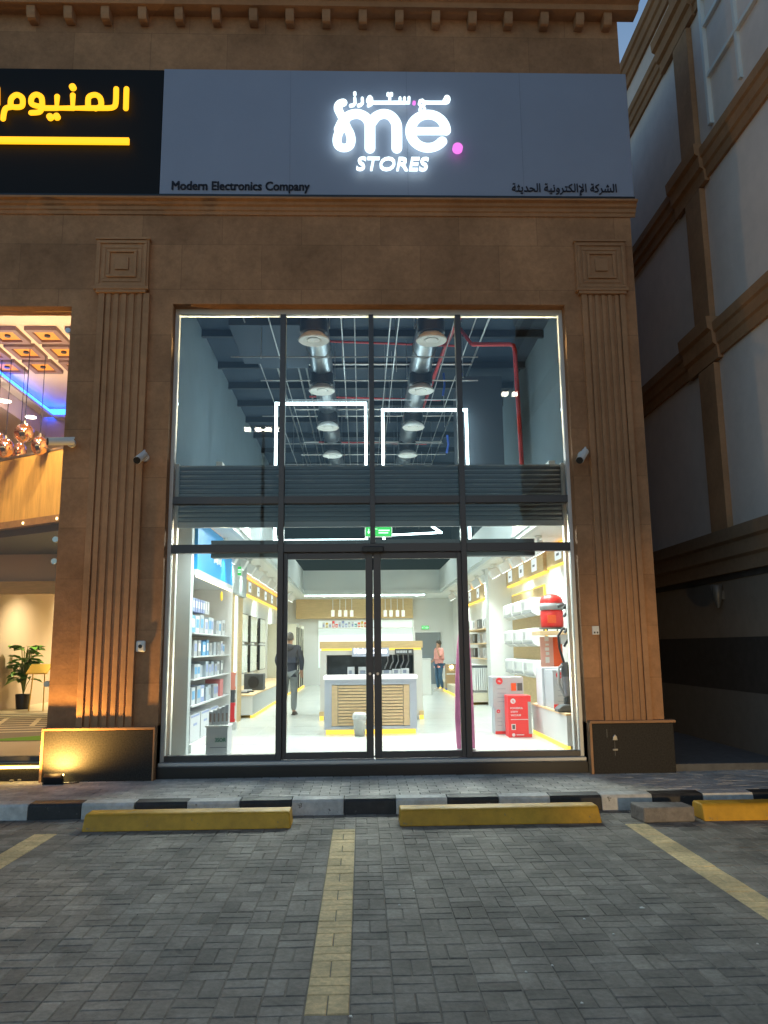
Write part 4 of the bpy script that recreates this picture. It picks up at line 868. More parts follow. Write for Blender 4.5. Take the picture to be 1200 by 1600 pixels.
# TV platform and televisions
t = thing('display_platform', 'long low white platform with yellow light line under the televisions', 'platform', (-2.55, 10, ZF))
part('body', M().box(WL+.001, -2.22, 6.0, 16, ZF+.05, .70), PANELW, t); part('top', M().box(WL+.001, -2.20, 5.98, 16.02, .7005, .725), WOODS, t); part('light_strip', M().box(-2.26, -2.221, 6.02, 15.98, ZF+.002, ZF+.048), L_WARM, t)
tv = None
for j, z in enumerate((1.72, 1.03)):
    for i, y in enumerate((7.2, 8.75, 10.4, 12.2)):
        if tv is None:
            tv = thing('television', '', 'television', (-2.85, y, z)); h = .5
            part('screen', M().box(-2.80, -2.797, y-.55, y+.55, z+.02, z+.62), mat('tv_screen', (.25, .27, .22), .15, emit=(.85, .9, .75), es=.30, var=.3, scale=2), tv)
            part('bezel', M().box(-2.86, -2.8005, y-.58, y+.58, z, z+.64), BLACK, tv, .004); part('wall_mount', M().box(WL+.001, -2.861, y-.1, y+.1, z+.2, z+.4), DGREY, tv); o = tv
        else: o = dup(tv, (-2.85, y, z))
        o['label'] = 'flat television in the upper row above the white platform' if j == 0 else 'flat television in the lower row above the white platform'; o['group'] = 'televisions in the %s row' % ('upper' if j == 0 else 'lower')
for k, (x, y, s_) in enumerate(((-2.42, 7.6, .2), (-2.5, 6.5, .09), (-2.45, 6.9, .08), (-2.4, 8.6, .07))):
    if k == 0: solo('subwoofer', M().box(x-s_, x+s_, y, y+.35, .726, 1.06).slot(1).frustum((x, y-.004, .89), (x, y-.0005, .89), .12), [mat('sub_grey', (.05, .055, .06), .5), BLACK], 'dark box subwoofer on the white platform under the televisions', 'speaker', None, .008)
    else: solo('remote_tray', M().box(x-s_*1.5, x+s_*1.5, y, y+.16, .726, .745).slot(1).box(x-s_, x+s_, y+.03, y+.11, .7455, .775), [BLACK, CARTW], 'small black tray with white device on the platform under the televisions', 'device', 'small devices on the platform')
# display cabinets further back, left
for k, y in enumerate((14.6, 16.3)):
    t = thing('display_cabinet', 'tall white display cabinet with thin black posts near the back left', 'cabinet', (-2.3, y, ZF), 'tall cabinets at the back left')
    part('body', M().box(WL+.001, -2.1, y, y+1.5, ZF+.1, 2.3), mat('cabinet_cream', (.62, .60, .48), .5), t); part('light_strip', M().box(-2.12, -2.08, y, y+1.5, ZF+.002, ZF+.06), L_WARM, t)
    part('post', M().box(-2.099, -2.07, y, y+.04, ZF+.1, 2.2), BLACK, t); part('post', M().box(-2.099, -2.07, y+.75, y+.79, ZF+.1, 2.2), BLACK, t)
# counter and kiosk
ax, bx = P(507, 1147, 'y', 2.9)[0], P(652, 1147, 'y', 2.9)[0]; cy0, cy1 = 2.9, 3.55
zt = P(580, 1056, 'y', 2.9)[2]; z0c = ZF
t = thing('counter', 'white service counter with horizontal oak slat front facing the door', 'counter', ((ax+bx)/2, 3.2, ZF))
fw = .105
part('body', M().box(ax, ax+fw, cy0, cy1, ZF+.07, zt-.05).box(bx-fw, bx, cy0, cy1, ZF+.07, zt-.05).box(ax+fw+.0005, bx-fw-.0005, cy0, cy1, zt-.13, zt-.05).box(ax+fw+.0005, bx-fw-.0005, cy0, cy1, ZF+.07, ZF+.115).box(ax+fw, bx-fw, cy0+.06, cy1-.02, ZF+.12, zt-.135), mat('counter_grey', (.50, .53, .60), .5), t)
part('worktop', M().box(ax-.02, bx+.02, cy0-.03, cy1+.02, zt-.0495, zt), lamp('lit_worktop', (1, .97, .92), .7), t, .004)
sl_ = M(); n = 13; za, zb = ZF+.12, zt-.135; hs = (zb-za)/n
for k in range(n): sl_.box(ax+fw+.10, bx-fw-.10, cy0+.012, cy0+.0595, za+hs*k+.006, za+hs*(k+1)-.004)
sl_.box(ax+fw+.001, ax+fw+.092, cy0+.012, cy0+.0595, za, zb).box(bx-fw-.092, bx-fw-.001, cy0+.012, cy0+.0595, za, zb)
part('slat_front', sl_, WOODS, t); part('light_strip', M().box(ax+.02, bx-.02, cy0+.03, cy0+.08, ZF+.002, ZF+.069), L_WARM, t)
ky0, ky1 = 5.2, 6.9; ka, kb_ = P(500, 1100, 'y', ky0)[0], P(661, 1100, 'y', ky0)[0]; kt = P(580, 1002, 'y', ky0)[2]; kz = P(580, 1016, 'y', ky0)[2]
t = thing('kiosk', 'square white and oak kiosk with a dark display window behind the counter', 'kiosk', ((ka+kb_)/2, 6, ZF))
cr = mat('kiosk_cream', (.60, .57, .52), .5)
wa, wb2 = P(510, 1040, 'y', ky0)[0], P(647, 1040, 'y', ky0)[0]; wz1 = P(580, 1023, 'y', ky0)[2]; wz0 = P(580, 1057, 'y', ky0)[2]
part('body', M().box(ka, wa, ky0, ky1, ZF+.08, kz).box(wb2, kb_, ky0, ky1, ZF+.08, kz).box(wa+.0005, wb2-.0005, ky0, ky1, ZF+.08, wz0).box(wa+.0005, wb2-.0005, ky0, ky1, wz1, kz), cr, t)
part('display_recess', M().box(wa+.001, wb2-.001, ky0+.35, ky0+.38, wz0+.001, wz1-.001), mat('recess_dark', (.05, .06, .07), .4, var=.4, scale=6), t)
part('oak_band', M().box(ka-.01, kb_+.01, ky0-.02, ky1, kz+.035, kt), WOOD, t); part('light_strip', M().box(ka+.02, kb_-.02, ky0-.005, ky0+.1, kz+.0005, kz+.0345), L_WARM, t)
for x0 in (ka-.01, kb_-.07): part('foot_block', M().box(x0, x0+.08, ky0-.05, ky0-.0005, ZF+.085, ZF+.16), WOOD, t); part('foot_light', M().box(x0+.005, x0+.075, ky0-.04, ky0-.0005, ZF+.01, ZF+.084), L_WARM, t)
a, b = P(550, 1026, 'y', ky0-.08), P(608, 1012, 'y', ky0-.08)
t = thing('hanging_sign', 'white sign with lit white lettering hung on the kiosk front', 'sign', ((a[0]+b[0])/2, ky0-.06, a[2]))
part('board', M().box(a[0], b[0], ky0-.08, ky0-.021, a[2], b[2]), mat('sign_lilac', (.42, .45, .56), .5), t)
mb = M(); text(mb, 'Mobile Zone', (a[0]+.04, ky0-.085, a[2]+.055), width=b[0]-a[0]-.08, height=.10, depth=.01, offset=.03); part('lettering', mb, lamp('letter_glow', (1, 1, 1), 2), t)
a, b = P(617, 1023, 'y', ky0-.02), P(646, 1013.5, 'y', ky0-.02)
t = thing('name_plate', 'small dark plate with pale lettering at the right of the kiosk front', 'sign', (a[0], ky0-.02, a[2])); part('board', M().box(a[0], b[0], ky0-.02, ky0-.0005, a[2], b[2]), DGREY, t)
mb = M(); hh = b[2]-a[2]
for k in range(10): mb.box(a[0]+.03+(b[0]-a[0]-.06)*k/10, a[0]+.03+(b[0]-a[0]-.06)*(k+.7)/10, ky0-.024, ky0-.0205, a[2]+hh*.3, a[2]+hh*.7) if k != 7 else None
part('lettering', mb, CARTW, t)
random.seed(2)
for k, (px0, px1, py0, py1) in enumerate(((543, 554, 1040, 1055), (560, 575, 1040, 1055), (597, 612, 1047, 1056), (613, 626, 1045, 1056), (627, 639, 1044, 1056))):
    a, b = P(px0, py1, 'y', ky0+.1), P(px1, py0, 'y', ky0+.1)
    solo('phone_box', M().box(a[0], b[0], ky0+.06, ky0+.16, wz0+.001, wz0+.001+(b[2]-a[2])).slot(1).box(a[0]+.03, b[0]-.05, ky0+.057, ky0+.0597, wz0+.05, wz0+.11), [CARTW, mat('grey_print', (.25, .28, .36), .5)], 'white printed box standing in the kiosk display window', 'box', 'white boxes in the kiosk window')
for k, x in enumerate((.62, .72, .80, .95, 1.02)):
    xx = wa+(wb2-wa)*(.70+.06*k); solo('hanging_cable', M().tube([(xx, ky0+.2, wz1-.003), (xx+.01, ky0+.2, wz1-.12), (xx-.03, ky0+.2, wz1-.2), (xx-.05, ky0+.2, wz1-.26)], .014, 6), GREY, 'pale coiled cable hanging in the kiosk display window', 'cable', 'cables hanging in the kiosk window')
q = (P(562, 1150, 'y', 2.66)[0], 2.66, ZF); t = thing('waste_bin', 'small pale translucent waste bin with a liner before the counter', 'bin', q)
part('body', M().lathe([(.0, .003), (.075, 0), (.1, .30), (.092, .30), (.07, .01)], q, 18), mat('bin_pale', (.46, .46, .42), .4), t); part('liner', M().lathe([(.1, .24), (.106, .27), (.101, .31), (.08, .335), (.02, .31)], q, 14), PANELW, t)
# feather banner
yb = .78; ol = [(714, 1174), (711, 1120), (711.5, 1060), (714, 1010), (718, 975), (722, 950), (726, 938), (730, 950), (733, 985), (737, 1040), (740, 1100), (743, 1172)]
pts = [P(x, y, 'y', yb) for x, y in ol]
t = thing('feather_banner', 'tall pink cloth feather banner just inside the right door', 'banner', (pts[0][0]+.1, yb, ZF))
mb = M(); n = len(pts); fr_, bk_ = [], []
mb.prism([(p[0], max(p[2], ZF+.03)) for p in pts], 'y', yb, yb+.02); part('cloth', mb, PINK, t, .006)
part('pole', M().tube([(pts[5][0]+.03, yb+.035, 2.1), (pts[0][0]+.12, yb+.035, ZF+.02)], .012, 8), STEEL, t); part('base', M().lathe([(0, 0), (.12, 0), (.12, .015), (.02, .025), (0, .025)], (pts[0][0]+.12, yb+.035, ZF), 16), DGREY, t)
# right: platform, cartons, vacuum cleaners
plx, py0_, py1_ = 2.36, .69, 2.69; zpt = .74
t = thing('display_platform', 'low white platform with yellow light line behind the right pane', 'platform', (2.7, 1.7, ZF))
part('body', M().box(plx, WR-.001, py0_, py1_, ZF+.055, zpt-.025), PANELW, t); part('top', M().box(plx-.01, WR-.001, py0_-.01, py1_, zpt-.0245, zpt), WOODS, t); part('light_strip', M().box(plx-.005, plx+.03, py0_-.003, py1_, ZF+.002, ZF+.054), L_WARM, t)
def logo(mb, cx, y, cz, r):
    mb.frustum((cx, y, cz), (cx, y-.003, cz), r, n=20)
def appliance_box(x0, x1, y0, y1, z0, z1, base, band, lab, dark=INKG, logo_m=REDB, big=False):
    t = thing('appliance_carton', lab, 'carton', ((x0+x1)/2, (y0+y1)/2, z0)); w_ = x1-x0; h_ = z1-z0
    part('box', M().box(x0, x1, y0, y1, z0, z1), base, t, .004)
    if band: part('band', M().box(x0-.0005, x1+.0005, y0-.003, y0-.0003, z0+.005, z0+h_*.12), band, t)
    mb = M(); logo(mb, x0+w_*.22, y0-.0005, z1-h_*.13, w_*.11); part('logo', mb, logo_m, t)
    mk = M(); mk.box(x0+w_*.17, x0+w_*.25, y0-.006, y0-.004, z1-h_*.135, z1-h_*.115).box(x0+w_*.2, x0+w_*.28, y0-.006, y0-.004, z1-h_*.16, z1-h_*.145); part('logo_mark', mk, CARTW if logo_m is REDB else REDB, t)
    return t, w_, h_
ra, rb_ = P(795, 1152, 'z', ZF), P(832, 1152, 'z', ZF); ry = 2.2; rzt = P(812, 1087, 'y', ry)[2]
t, w_, h_ = appliance_box(ra[0], rb_[0], ry, ry+.28, ZF, rzt, REDB, None, 'red vacuum cleaner carton with white lettering on the shop floor', logo_m=CARTW)
mb = M()
for k, s_ in enumerate(('POWERFUL', '2100W', 'VACUUM')): text(mb, s_, (ra[0]+w_*.1, ry-.003, rzt-h_*(.32+.085*k)), height=h_*.045, depth=.003, offset=.02)
mb.box(ra[0]+w_*.1, ra[0]+w_*.85, ry-.003, ry-.0005, rzt-h_*.58, rzt-h_*.565); mb.box(ra[0]+w_*.12, ra[0]+w_*.3, ry-.003, ry-.0005, rzt-h_*.82, rzt-h_*.68)
mb.frustum((ra[0]+w_*.2, ry-.0005, rzt-h_*.94), (ra[0]+w_*.2, ry-.003, rzt-h_*.94), w_*.07, n=14).box(ra[0]+w_*.32, ra[0]+w_*.65, ry-.003, ry-.0005, rzt-h_*.95, rzt-h_*.93)
part('lettering', mb, CARTW, t); part('picture', M().box(ra[0]+w_*.86, rb_[0]-.002, ry-.003, ry-.0005, ZF+h_*.08, ZF+h_*.85), GREY, t); part('picture', M().box(ra[0]+w_*.15, ra[0]+w_*.27, ry-.0055, ry-.0035, rzt-h_*.8, rzt-h_*.7), DGREY, t)
def lines(mb, x0, w_, y, z1, h_, rows=4, cols=2):
    for i in range(rows):
        for j in range(cols):
            mb.box(x0+w_*(.15+.42*j), x0+w_*(.42+.42*j), y-.003, y-.0005, z1-h_*(.38+.14*i), z1-h_*(.385+.14*i)-.002)
ga, gb2 = P(774, 1147, 'z', ZF), P(796, 1147, 'z', ZF); gyy = 2.62
gx0, gx1 = P(774, 1140, 'y', gyy)[0], P(800, 1140, 'y', gyy)[0]; gz1 = P(785, 1106, 'y', gyy)[2]; uz1 = P(785, 1058, 'y', gyy)[2]; ux0, ux1 = P(770, 1080, 'y', gyy)[0], P(818, 1080, 'y', gyy)[0]
t, w_, h_ = appliance_box(gx0, gx1, gyy, gyy+.3, ZF, gz1, CARTG, REDB, 'narrow grey carton with red band left of the red carton')
mb = M(); lines(mb, gx0, w_, gyy, gz1, h_, 3, 1); part('print', mb, INKG, t)
t, w_, h_ = appliance_box(ux0, ux1, gyy, gyy+.4, gz1+.002, uz1, CARTG, None, 'wide grey carton stacked behind and above the red carton')
mb = M(); lines(mb, ux0, w_, gyy, uz1, h_, 4, 1); mb.box(ux0+w_*.6, ux0+w_*.78, gyy-.003, gyy-.0005, uz1-h_*.3, uz1-h_*.2); part('print', mb, INKG, t); part('picture', M().box(ux0+w_*.8, ux0+w_*.96, gyy-.003, gyy-.0005, uz1-h_*.45, uz1-h_*.2), DGREY, t); part('picture', M().box(ux0+w_*.6, ux0+w_*.76, gyy-.0055, gyy-.0035, uz1-h_*.45, uz1-h_*.2), ORNG, t)
byy = 1.45; bx0, bx1 = P(844, 1100, 'y', byy)[0], P(892, 1100, 'y', byy)[0]; bz1 = P(865, 1047, 'y', byy)[2]
bx0 = max(bx0, plx+.03); bx1 = bx0+.40
t, w_, h_ = appliance_box(bx0, bx1, byy, byy+.5, zpt+.001, bz1, CARTG, REDB, 'large grey carton with red band standing on the right platform')
mb = M(); lines(mb, bx0, w_, byy, bz1, h_, 4, 2); part('print', mb, INKG, t)
solo('appliance_carton', M().box(bx0-.03, bx0+.3, byy+.52, byy+.9, zpt+.001, bz1+.02), CARTW, 'plain white carton standing behind the large grey carton on the platform', 'carton', None, .004)
# upright vacuum cleaner
vx, vy = P(888, 1122, 'y', 1.0)[0], .98; t = thing('upright_vacuum', 'dark grey upright vacuum cleaner standing on the right platform', 'vacuum cleaner', (vx, vy, zpt))
part('floor_head', M().prism([(vx-.16, zpt+.002), (vx+.14, zpt+.002), (vx+.14, zpt+.05), (vx+.02, zpt+.10), (vx-.1, zpt+.09), (vx-.16, zpt+.04)], 'y', vy-.11, vy+.09), DGREY, t, .015)
part('body', M().tube([(vx+.0, vy+.02, zpt+.08), (vx+.02, vy+.03, zpt+.2), (vx+.015, vy+.04, zpt+.45), (vx-.01, vy+.05, zpt+.62)], [.05, .065, .075, .045], 12), DGREY, t)
part('dust_canister', M().frustum((vx-.01, vy-.07, zpt+.2), (vx-.02, vy-.05, zpt+.44), .05), mat('smoke_plastic', (.2, .2, .22), .15), t)
part('handle', M().tube([(vx-.01, vy+.05, zpt+.6), (vx-.06, vy+.06, zpt+.8), (vx-.07, vy+.06, zpt+.96), (vx-.01, vy+.05, zpt+1.05), (vx+.06, vy+.05, zpt+1.02), (vx+.06, vy+.05, zpt+.92), (vx-.0, vy+.06, zpt+.82)], .016, 8), BLACK, t)
part('hose', M().tube([(vx-.02, vy+.05, zpt+.6), (vx-.10, vy, zpt+.55), (vx-.11, vy-.02, zpt+.35), (vx-.04, vy-.03, zpt+.18)], .018, 8), GREY, t)
# red drum vacuum on a wall shelf, poster panel
qx = P(863, 980, 'y', 3.0)[0]; ry = 3.0; zb_ = P(863, 986, 'y', 3.0)[2]; 
t = thing('wall_shelf', 'pale wooden wall shelf carrying the red drum vacuum', 'shelf', (qx+.2, ry, zb_-.03)); part('board', M().box(qx-.25, WR-.001, ry-.25, ry+.35, zb_-.06, zb_-.001), WOODS, t, .004); part('bracket', M().box(WR-.2, WR-.001, ry-.03, ry+.03, zb_-.2, zb_-.0605), STEEL, t)
t = thing('drum_vacuum', 'red drum vacuum cleaner with domed lid on the wall shelf', 'vacuum cleaner', (qx, ry, zb_))
part('drum', M().lathe([(0, .05), (.165, .05), (.175, .08), (.175, .30), (.16, .32), (0, .32)], (qx, ry, zb_), 28), RED, t); part('band', M().lathe([(.17, .3205), (.182, .325), (.182, .42), (.17, .425)], (qx, ry, zb_), 28), GREY, t)
part('lid', M().lathe([(.178, .4255), (.175, .47), (.15, .52), (.09, .56), (0, .57)], (qx, ry, zb_), 28), RED, t)
part('hose_port', M().tube([(qx+.05, ry-.18, zb_+.37), (qx+.13, ry-.2, zb_+.40), (qx+.2, ry-.15, zb_+.36), (qx+.23, ry-.08, zb_+.3)], .03, 10), DGREY, t)
part('badge', M().box(qx-.11, qx+.02, ry-.181, ry-.17, zb_+.12, zb_+.24), ORNG, t)
part('base', M().lathe([(0, .03), (.2, .03), (.2, .05), (0, .05)], (qx, ry, zb_), 24), DGREY, t)
for k in range(4): part('castor', M().sphere((qx+.15*math.cos(.8+1.57*k), ry+.15*math.sin(.8+1.57*k), zb_+.0155), .0155, 8), BLACK, t)
py = 3.3; a, b = P(846, 1046, 'y', py), P(878, 995, 'y', py); t = thing('poster_panel', 'tall pink and orange poster panel behind the grey carton', 'poster', (a[0], py, zpt))
part('panel', M().box(a[0], b[0], py, py+.03, ZF, b[2]), PINKB, t); part('stripe', M().box(a[0]+(b[0]-a[0])*.58, b[0]-.003, py-.003, py-.0005, ZF, b[2]-.005), ORNG, t)
mb = M()
for k, (zz, hh) in enumerate(((.10, .09), (.22, .05), (.29, .05), (.37, .03), (.44, .08))): mb.box(a[0]+.07+.01*(k % 2), a[0]+.135, py-.003, py-.0005, a[2]+zz, a[2]+zz+hh)
part('print', mb, WHITE, t)
a = P(893, 1000, 'y', .75); 
t = thing('attachment_stand', 'white display arm with dark vacuum attachments behind the right jamb', 'display stand', (2.47, .6, 1.2))
part('post', M().box(2.46, 2.50, .60, .64, ZF, 2.4), WHITE, t); mb = M()
for z in (1.75, 1.95, 2.05): mb.tube([(2.46, .62, z), (2.40, .6, z+.03), (2.36, .6, z-.02)], .02, 8)
part('attachment', mb, DGREY, t)
q = P(893, 868, 'y', .3); solo('round_sticker', M().frustum((q[0]-.0, .185, q[2]), (q[0], .19, q[2]), .05, n=18), mat('sticker_red', (.6, .06, .05), .5), 'red oval sticker on the upper right edge of the glass', 'sticker').scale = (.75, 1, 1.7)
q = P(899, 977, 'y', .3); solo('red_sticker', M().box(q[0]-.03, q[0]+.03, .185, .19, q[2]-.05, q[2]+.05), mat('sticker_dark_red', (.35, .03, .03), .5), 'small dark red sticker on the right edge of the glass', 'sticker')
# air conditioners on a wood board
t = thing('wall_board', 'oak wall board with light edges behind the air conditioners', 'wall panel', (WR-.02, 6.2, .9)); part('board', M().box(WR-.04, WR-.001, 4.7, 7.7, .5, 2.62), WOOD, t)
part('light_strip', M().box(WR-.03, WR-.001, 4.7, 7.7, 2.6205, 2.65), L_WARM, t); part('light_strip', M().box(WR-.03, WR-.001, 4.66, 4.6995, .5, 2.65), L_WARM, t)
acu = None
for j, z in enumerate((2.12, 1.58, 1.02)):
    for i, y in enumerate((5.15, 6.1, 7.05)):
        if acu is None:
            acu = thing('air_conditioner', '', 'air conditioner', (WR-.05, y, z))
            pr = [(WR-.041, z), (WR-.15, z-.02), (WR-.24, z+.03), (WR-.27, z+.10), (WR-.27, z+.27), (WR-.22, z+.31), (WR-.041, z+.31)]
            part('casing', M().prism([(a_, b_) for a_, b_ in pr], 'y', y-.43, y+.43), WHITE_G, acu, .01)
            part('louvre', M().box(WR-.275, WR-.25, y-.36, y+.36, z+.035, z+.055), GREY, acu); part('label', M().box(WR-.2745, WR-.2705, y+.15, y+.33, z+.12, z+.24), mat('ac_label', (.4, .4, .42), .5), acu); o = acu
        else: o = dup(acu, (WR-.05, y, z))
        rn = ('top', 'middle', 'bottom')[j]; o['label'] = 'white wall air conditioner in the %s row on the oak board' % rn; o['group'] = 'air conditioners in the %s row' % rn
# far right shelves and appliances
for z in (2.0, 1.66, 1.3):
    solo('wall_shelf', M().box(WR-.4, WR-.001, 9.4, 13.2, z-.03, z), WOODS, 'slim wooden wall shelf on the right wall beyond the column', 'shelf', 'wooden shelves beyond the column')
    for k in range(4):
        y = 9.6+.85*k; solo('small_appliance', M().box(WR-.35, WR-.1, y, y+.35, z+.001, z+.24).slot(1).box(WR-.352, WR-.3505, y+.05, y+.2, z+.05, z+.2), [CARTW if (k+int(z*10)) % 3 else DGREY, GREY], 'small white or dark appliance on a shelf beyond the column', 'appliance', 'appliances on the shelves beyond the column')
t = thing('display_platform', 'pale low platform along the right wall beyond the column', 'platform', (2.6, 11, ZF)); part('body', M().box(2.25, WR-.001, 8.6, 16.5, ZF+.06, .55), mat('platform_cream', (.62, .56, .42), .5), t); part('light_strip', M().box(2.24, 2.28, 8.6, 16.5, ZF+.002, ZF+.059), L_WARM, t)
for k in range(4):
    y = 8.8+.75*k; t = thing('oil_heater', 'white finned heater standing on the pale platform beyond the column', 'heater', (2.55, y, .55), 'heaters on the pale platform'); mb = M()
    for i in range(6): mb.box(2.36+.05*i, 2.395+.05*i, y, y+.42, .60, 1.1)
    part('fins', mb, WHITE, t, .006); part('control_box', M().box(2.34, 2.68, y+.05, y+.36, 1.1005, 1.15), DGREY if k == 0 else WHITE, t); part('feet', M().box(2.36, 2.66, y+.04, y+.09, .551, .5995).box(2.36, 2.66, y+.33, y+.38, .551, .5995), GREY, t)
# back wall: oak band, lit shelf, goods, door
by = CB
def bk(px, py, d=0): return P(px, py, 'y', by-d)
a, b = bk(463, 967, .3), bk(645, 950, .3); t = thing('wall_header', 'oak band across the back wall above the white lit shelf', 'wall panel', ((a[0]+b[0])/2, by, a[2])); part('panel', M().box(WL+.5, b[0], by-.3, by-.001, a[2], LC-.002), WOOD, t)
sp0 = None
for k, px in enumerate((520, 531, 540, 549.5, 602, 611, 621, 630)):
    q = bk(px, 958, .5)
    if sp0 is None:
        sp0 = thing('cylinder_spot', 'white cylinder spotlight in front of the oak band at the back', 'spotlight', (q[0], q[1], q[2]), 'cylinder spotlights at the back wall'); part('shade', M().frustum((q[0], q[1], q[2]-.12), (q[0], q[1], q[2]+.10), .06), mat('lit_shade', (.8, .8, .75), .5, emit=(1, .97, .85), es=.4), sp0); part('stem', M().frustum((q[0], q[1], q[2]+.1005), (q[0], q[1], LC-.001), .012), WHITE, sp0)
    else: dup(sp0, q)
a, b = bk(497, 1004, .3), bk(645, 968, .3); zs = bk(560, 980, .3)[2]; t = thing('shelf_unit', 'white lit wall shelf across the back of the shop', 'shelf', (0, by-.2, a[2]))
part('back_panel', M().box(a[0], b[0], by-.05, by-.001, .9, b[2]), mat('shelf_lit', (.8, .85, .84), .5, emit=(.85, 1, .97), es=.35), t); part('shelf_board', M().box(a[0], b[0], by-.35, by-.0505, zs-.05, zs), WHITE, t); part('side_panel', M().box(b[0]+.0005, b[0]+.04, by-.35, by-.001, .9, b[2]), WHITE, t)
random.seed(9); cols = [CARTW, mat('yellow_tin', (.65, .45, .05), .5), REDB, BLUEP, CARTG, ORNG, mat('teal_box', (.05, .3, .35), .5), DGREY]
seq = [0, 1, 0, 2, 2, 0, 3, 3, 4, 0, 6, 5, 1, 5, 3, 3]
for k, ci in enumerate(seq):
    x = a[0]+.15+.112*k if k < 16 else 0; hgt = random.uniform(.12, .24)
    solo('packaged_item', M().box(x, x+.085, by-.3, by-.15, zs+.001, zs+hgt).slot(1).box(x+.015, x+.07, by-.302, by-.3005, zs+.03, zs+hgt*.6), [cols[ci], WHITE if ci != 0 else BLUEP], 'small coloured package on the white lit shelf at the back', 'packet', 'packages on the back shelf')
a, b = bk(650, 1075), bk(677, 988); t = thing('back_door', 'grey door in the back wall right of the lit shelf', 'door', ((a[0]+b[0])/2, by, ZF)); part('leaf', M().box(a[0], b[0]+.25, by-.06, by-.001, ZF, b[2]), mat('door_grey', (.16, .19, .21), .5), t); part('frame', M().box(a[0]-.06, a[0]-.0005, by-.08, by-.001, ZF, b[2]+.06).box(a[0], b[0]+.3, by-.08, by-.001, b[2]+.0005, b[2]+.06), WHITE, t); part('handle', M().box(a[0]+.08, a[0]+.2, by-.1, by-.0605, 1.3, 1.33), STEEL, t)
a, b = P(662, 1100, 'y', 12.5), P(673, 1029, 'y', 12.5); solo('reception_desk', M().box(a[0]-.6, b[0], 12.5, 13.1, ZF, b[2]-.03).slot(1).box(a[0]-.62, b[0]+.02, 12.48, 13.12, b[2]-.0295, b[2]), [WHITE, PANELW], 'plain white desk end between the kiosk and the far man', 'desk', None, .006)

# ================================================================== PEOPLE
def skin(name, J, Bn, mt, parent, lv=2):
    names = list(J); me = bpy.data.meshes.new(name); me.from_pydata([J[n][0] for n in names], [(names.index(a), names.index(b)) for a, b in Bn], []); me.materials.append(mt)
    o = bpy.data.objects.new(name, me); COL.objects.link(o); o.parent = parent
    for p in me.polygons: p.use_smooth = True
    md = o.modifiers.new('skin', 'SKIN'); md.use_smooth_shade = True
    if not me.skin_vertices: me.skin_vertices.new()
    for i, n in enumerate(names):
        r = J[n][1]; r = r if isinstance(r, tuple) else (r, r); me.skin_vertices[0].data[i].radius = r; me.skin_vertices[0].data[i].use_root = (i == 0)
    s_ = o.modifiers.new('sub', 'SUBSURF'); s_.levels = lv; s_.render_levels = lv; LOC[o] = LOC[parent]; return o
SKIN = mat('skin_tone', (.42, .24, .16), .55); HAIR = mat('hair_dark', (.02, .018, .016), .6); HAIRG = mat('hair_grey', (.10, .09, .085), .7)
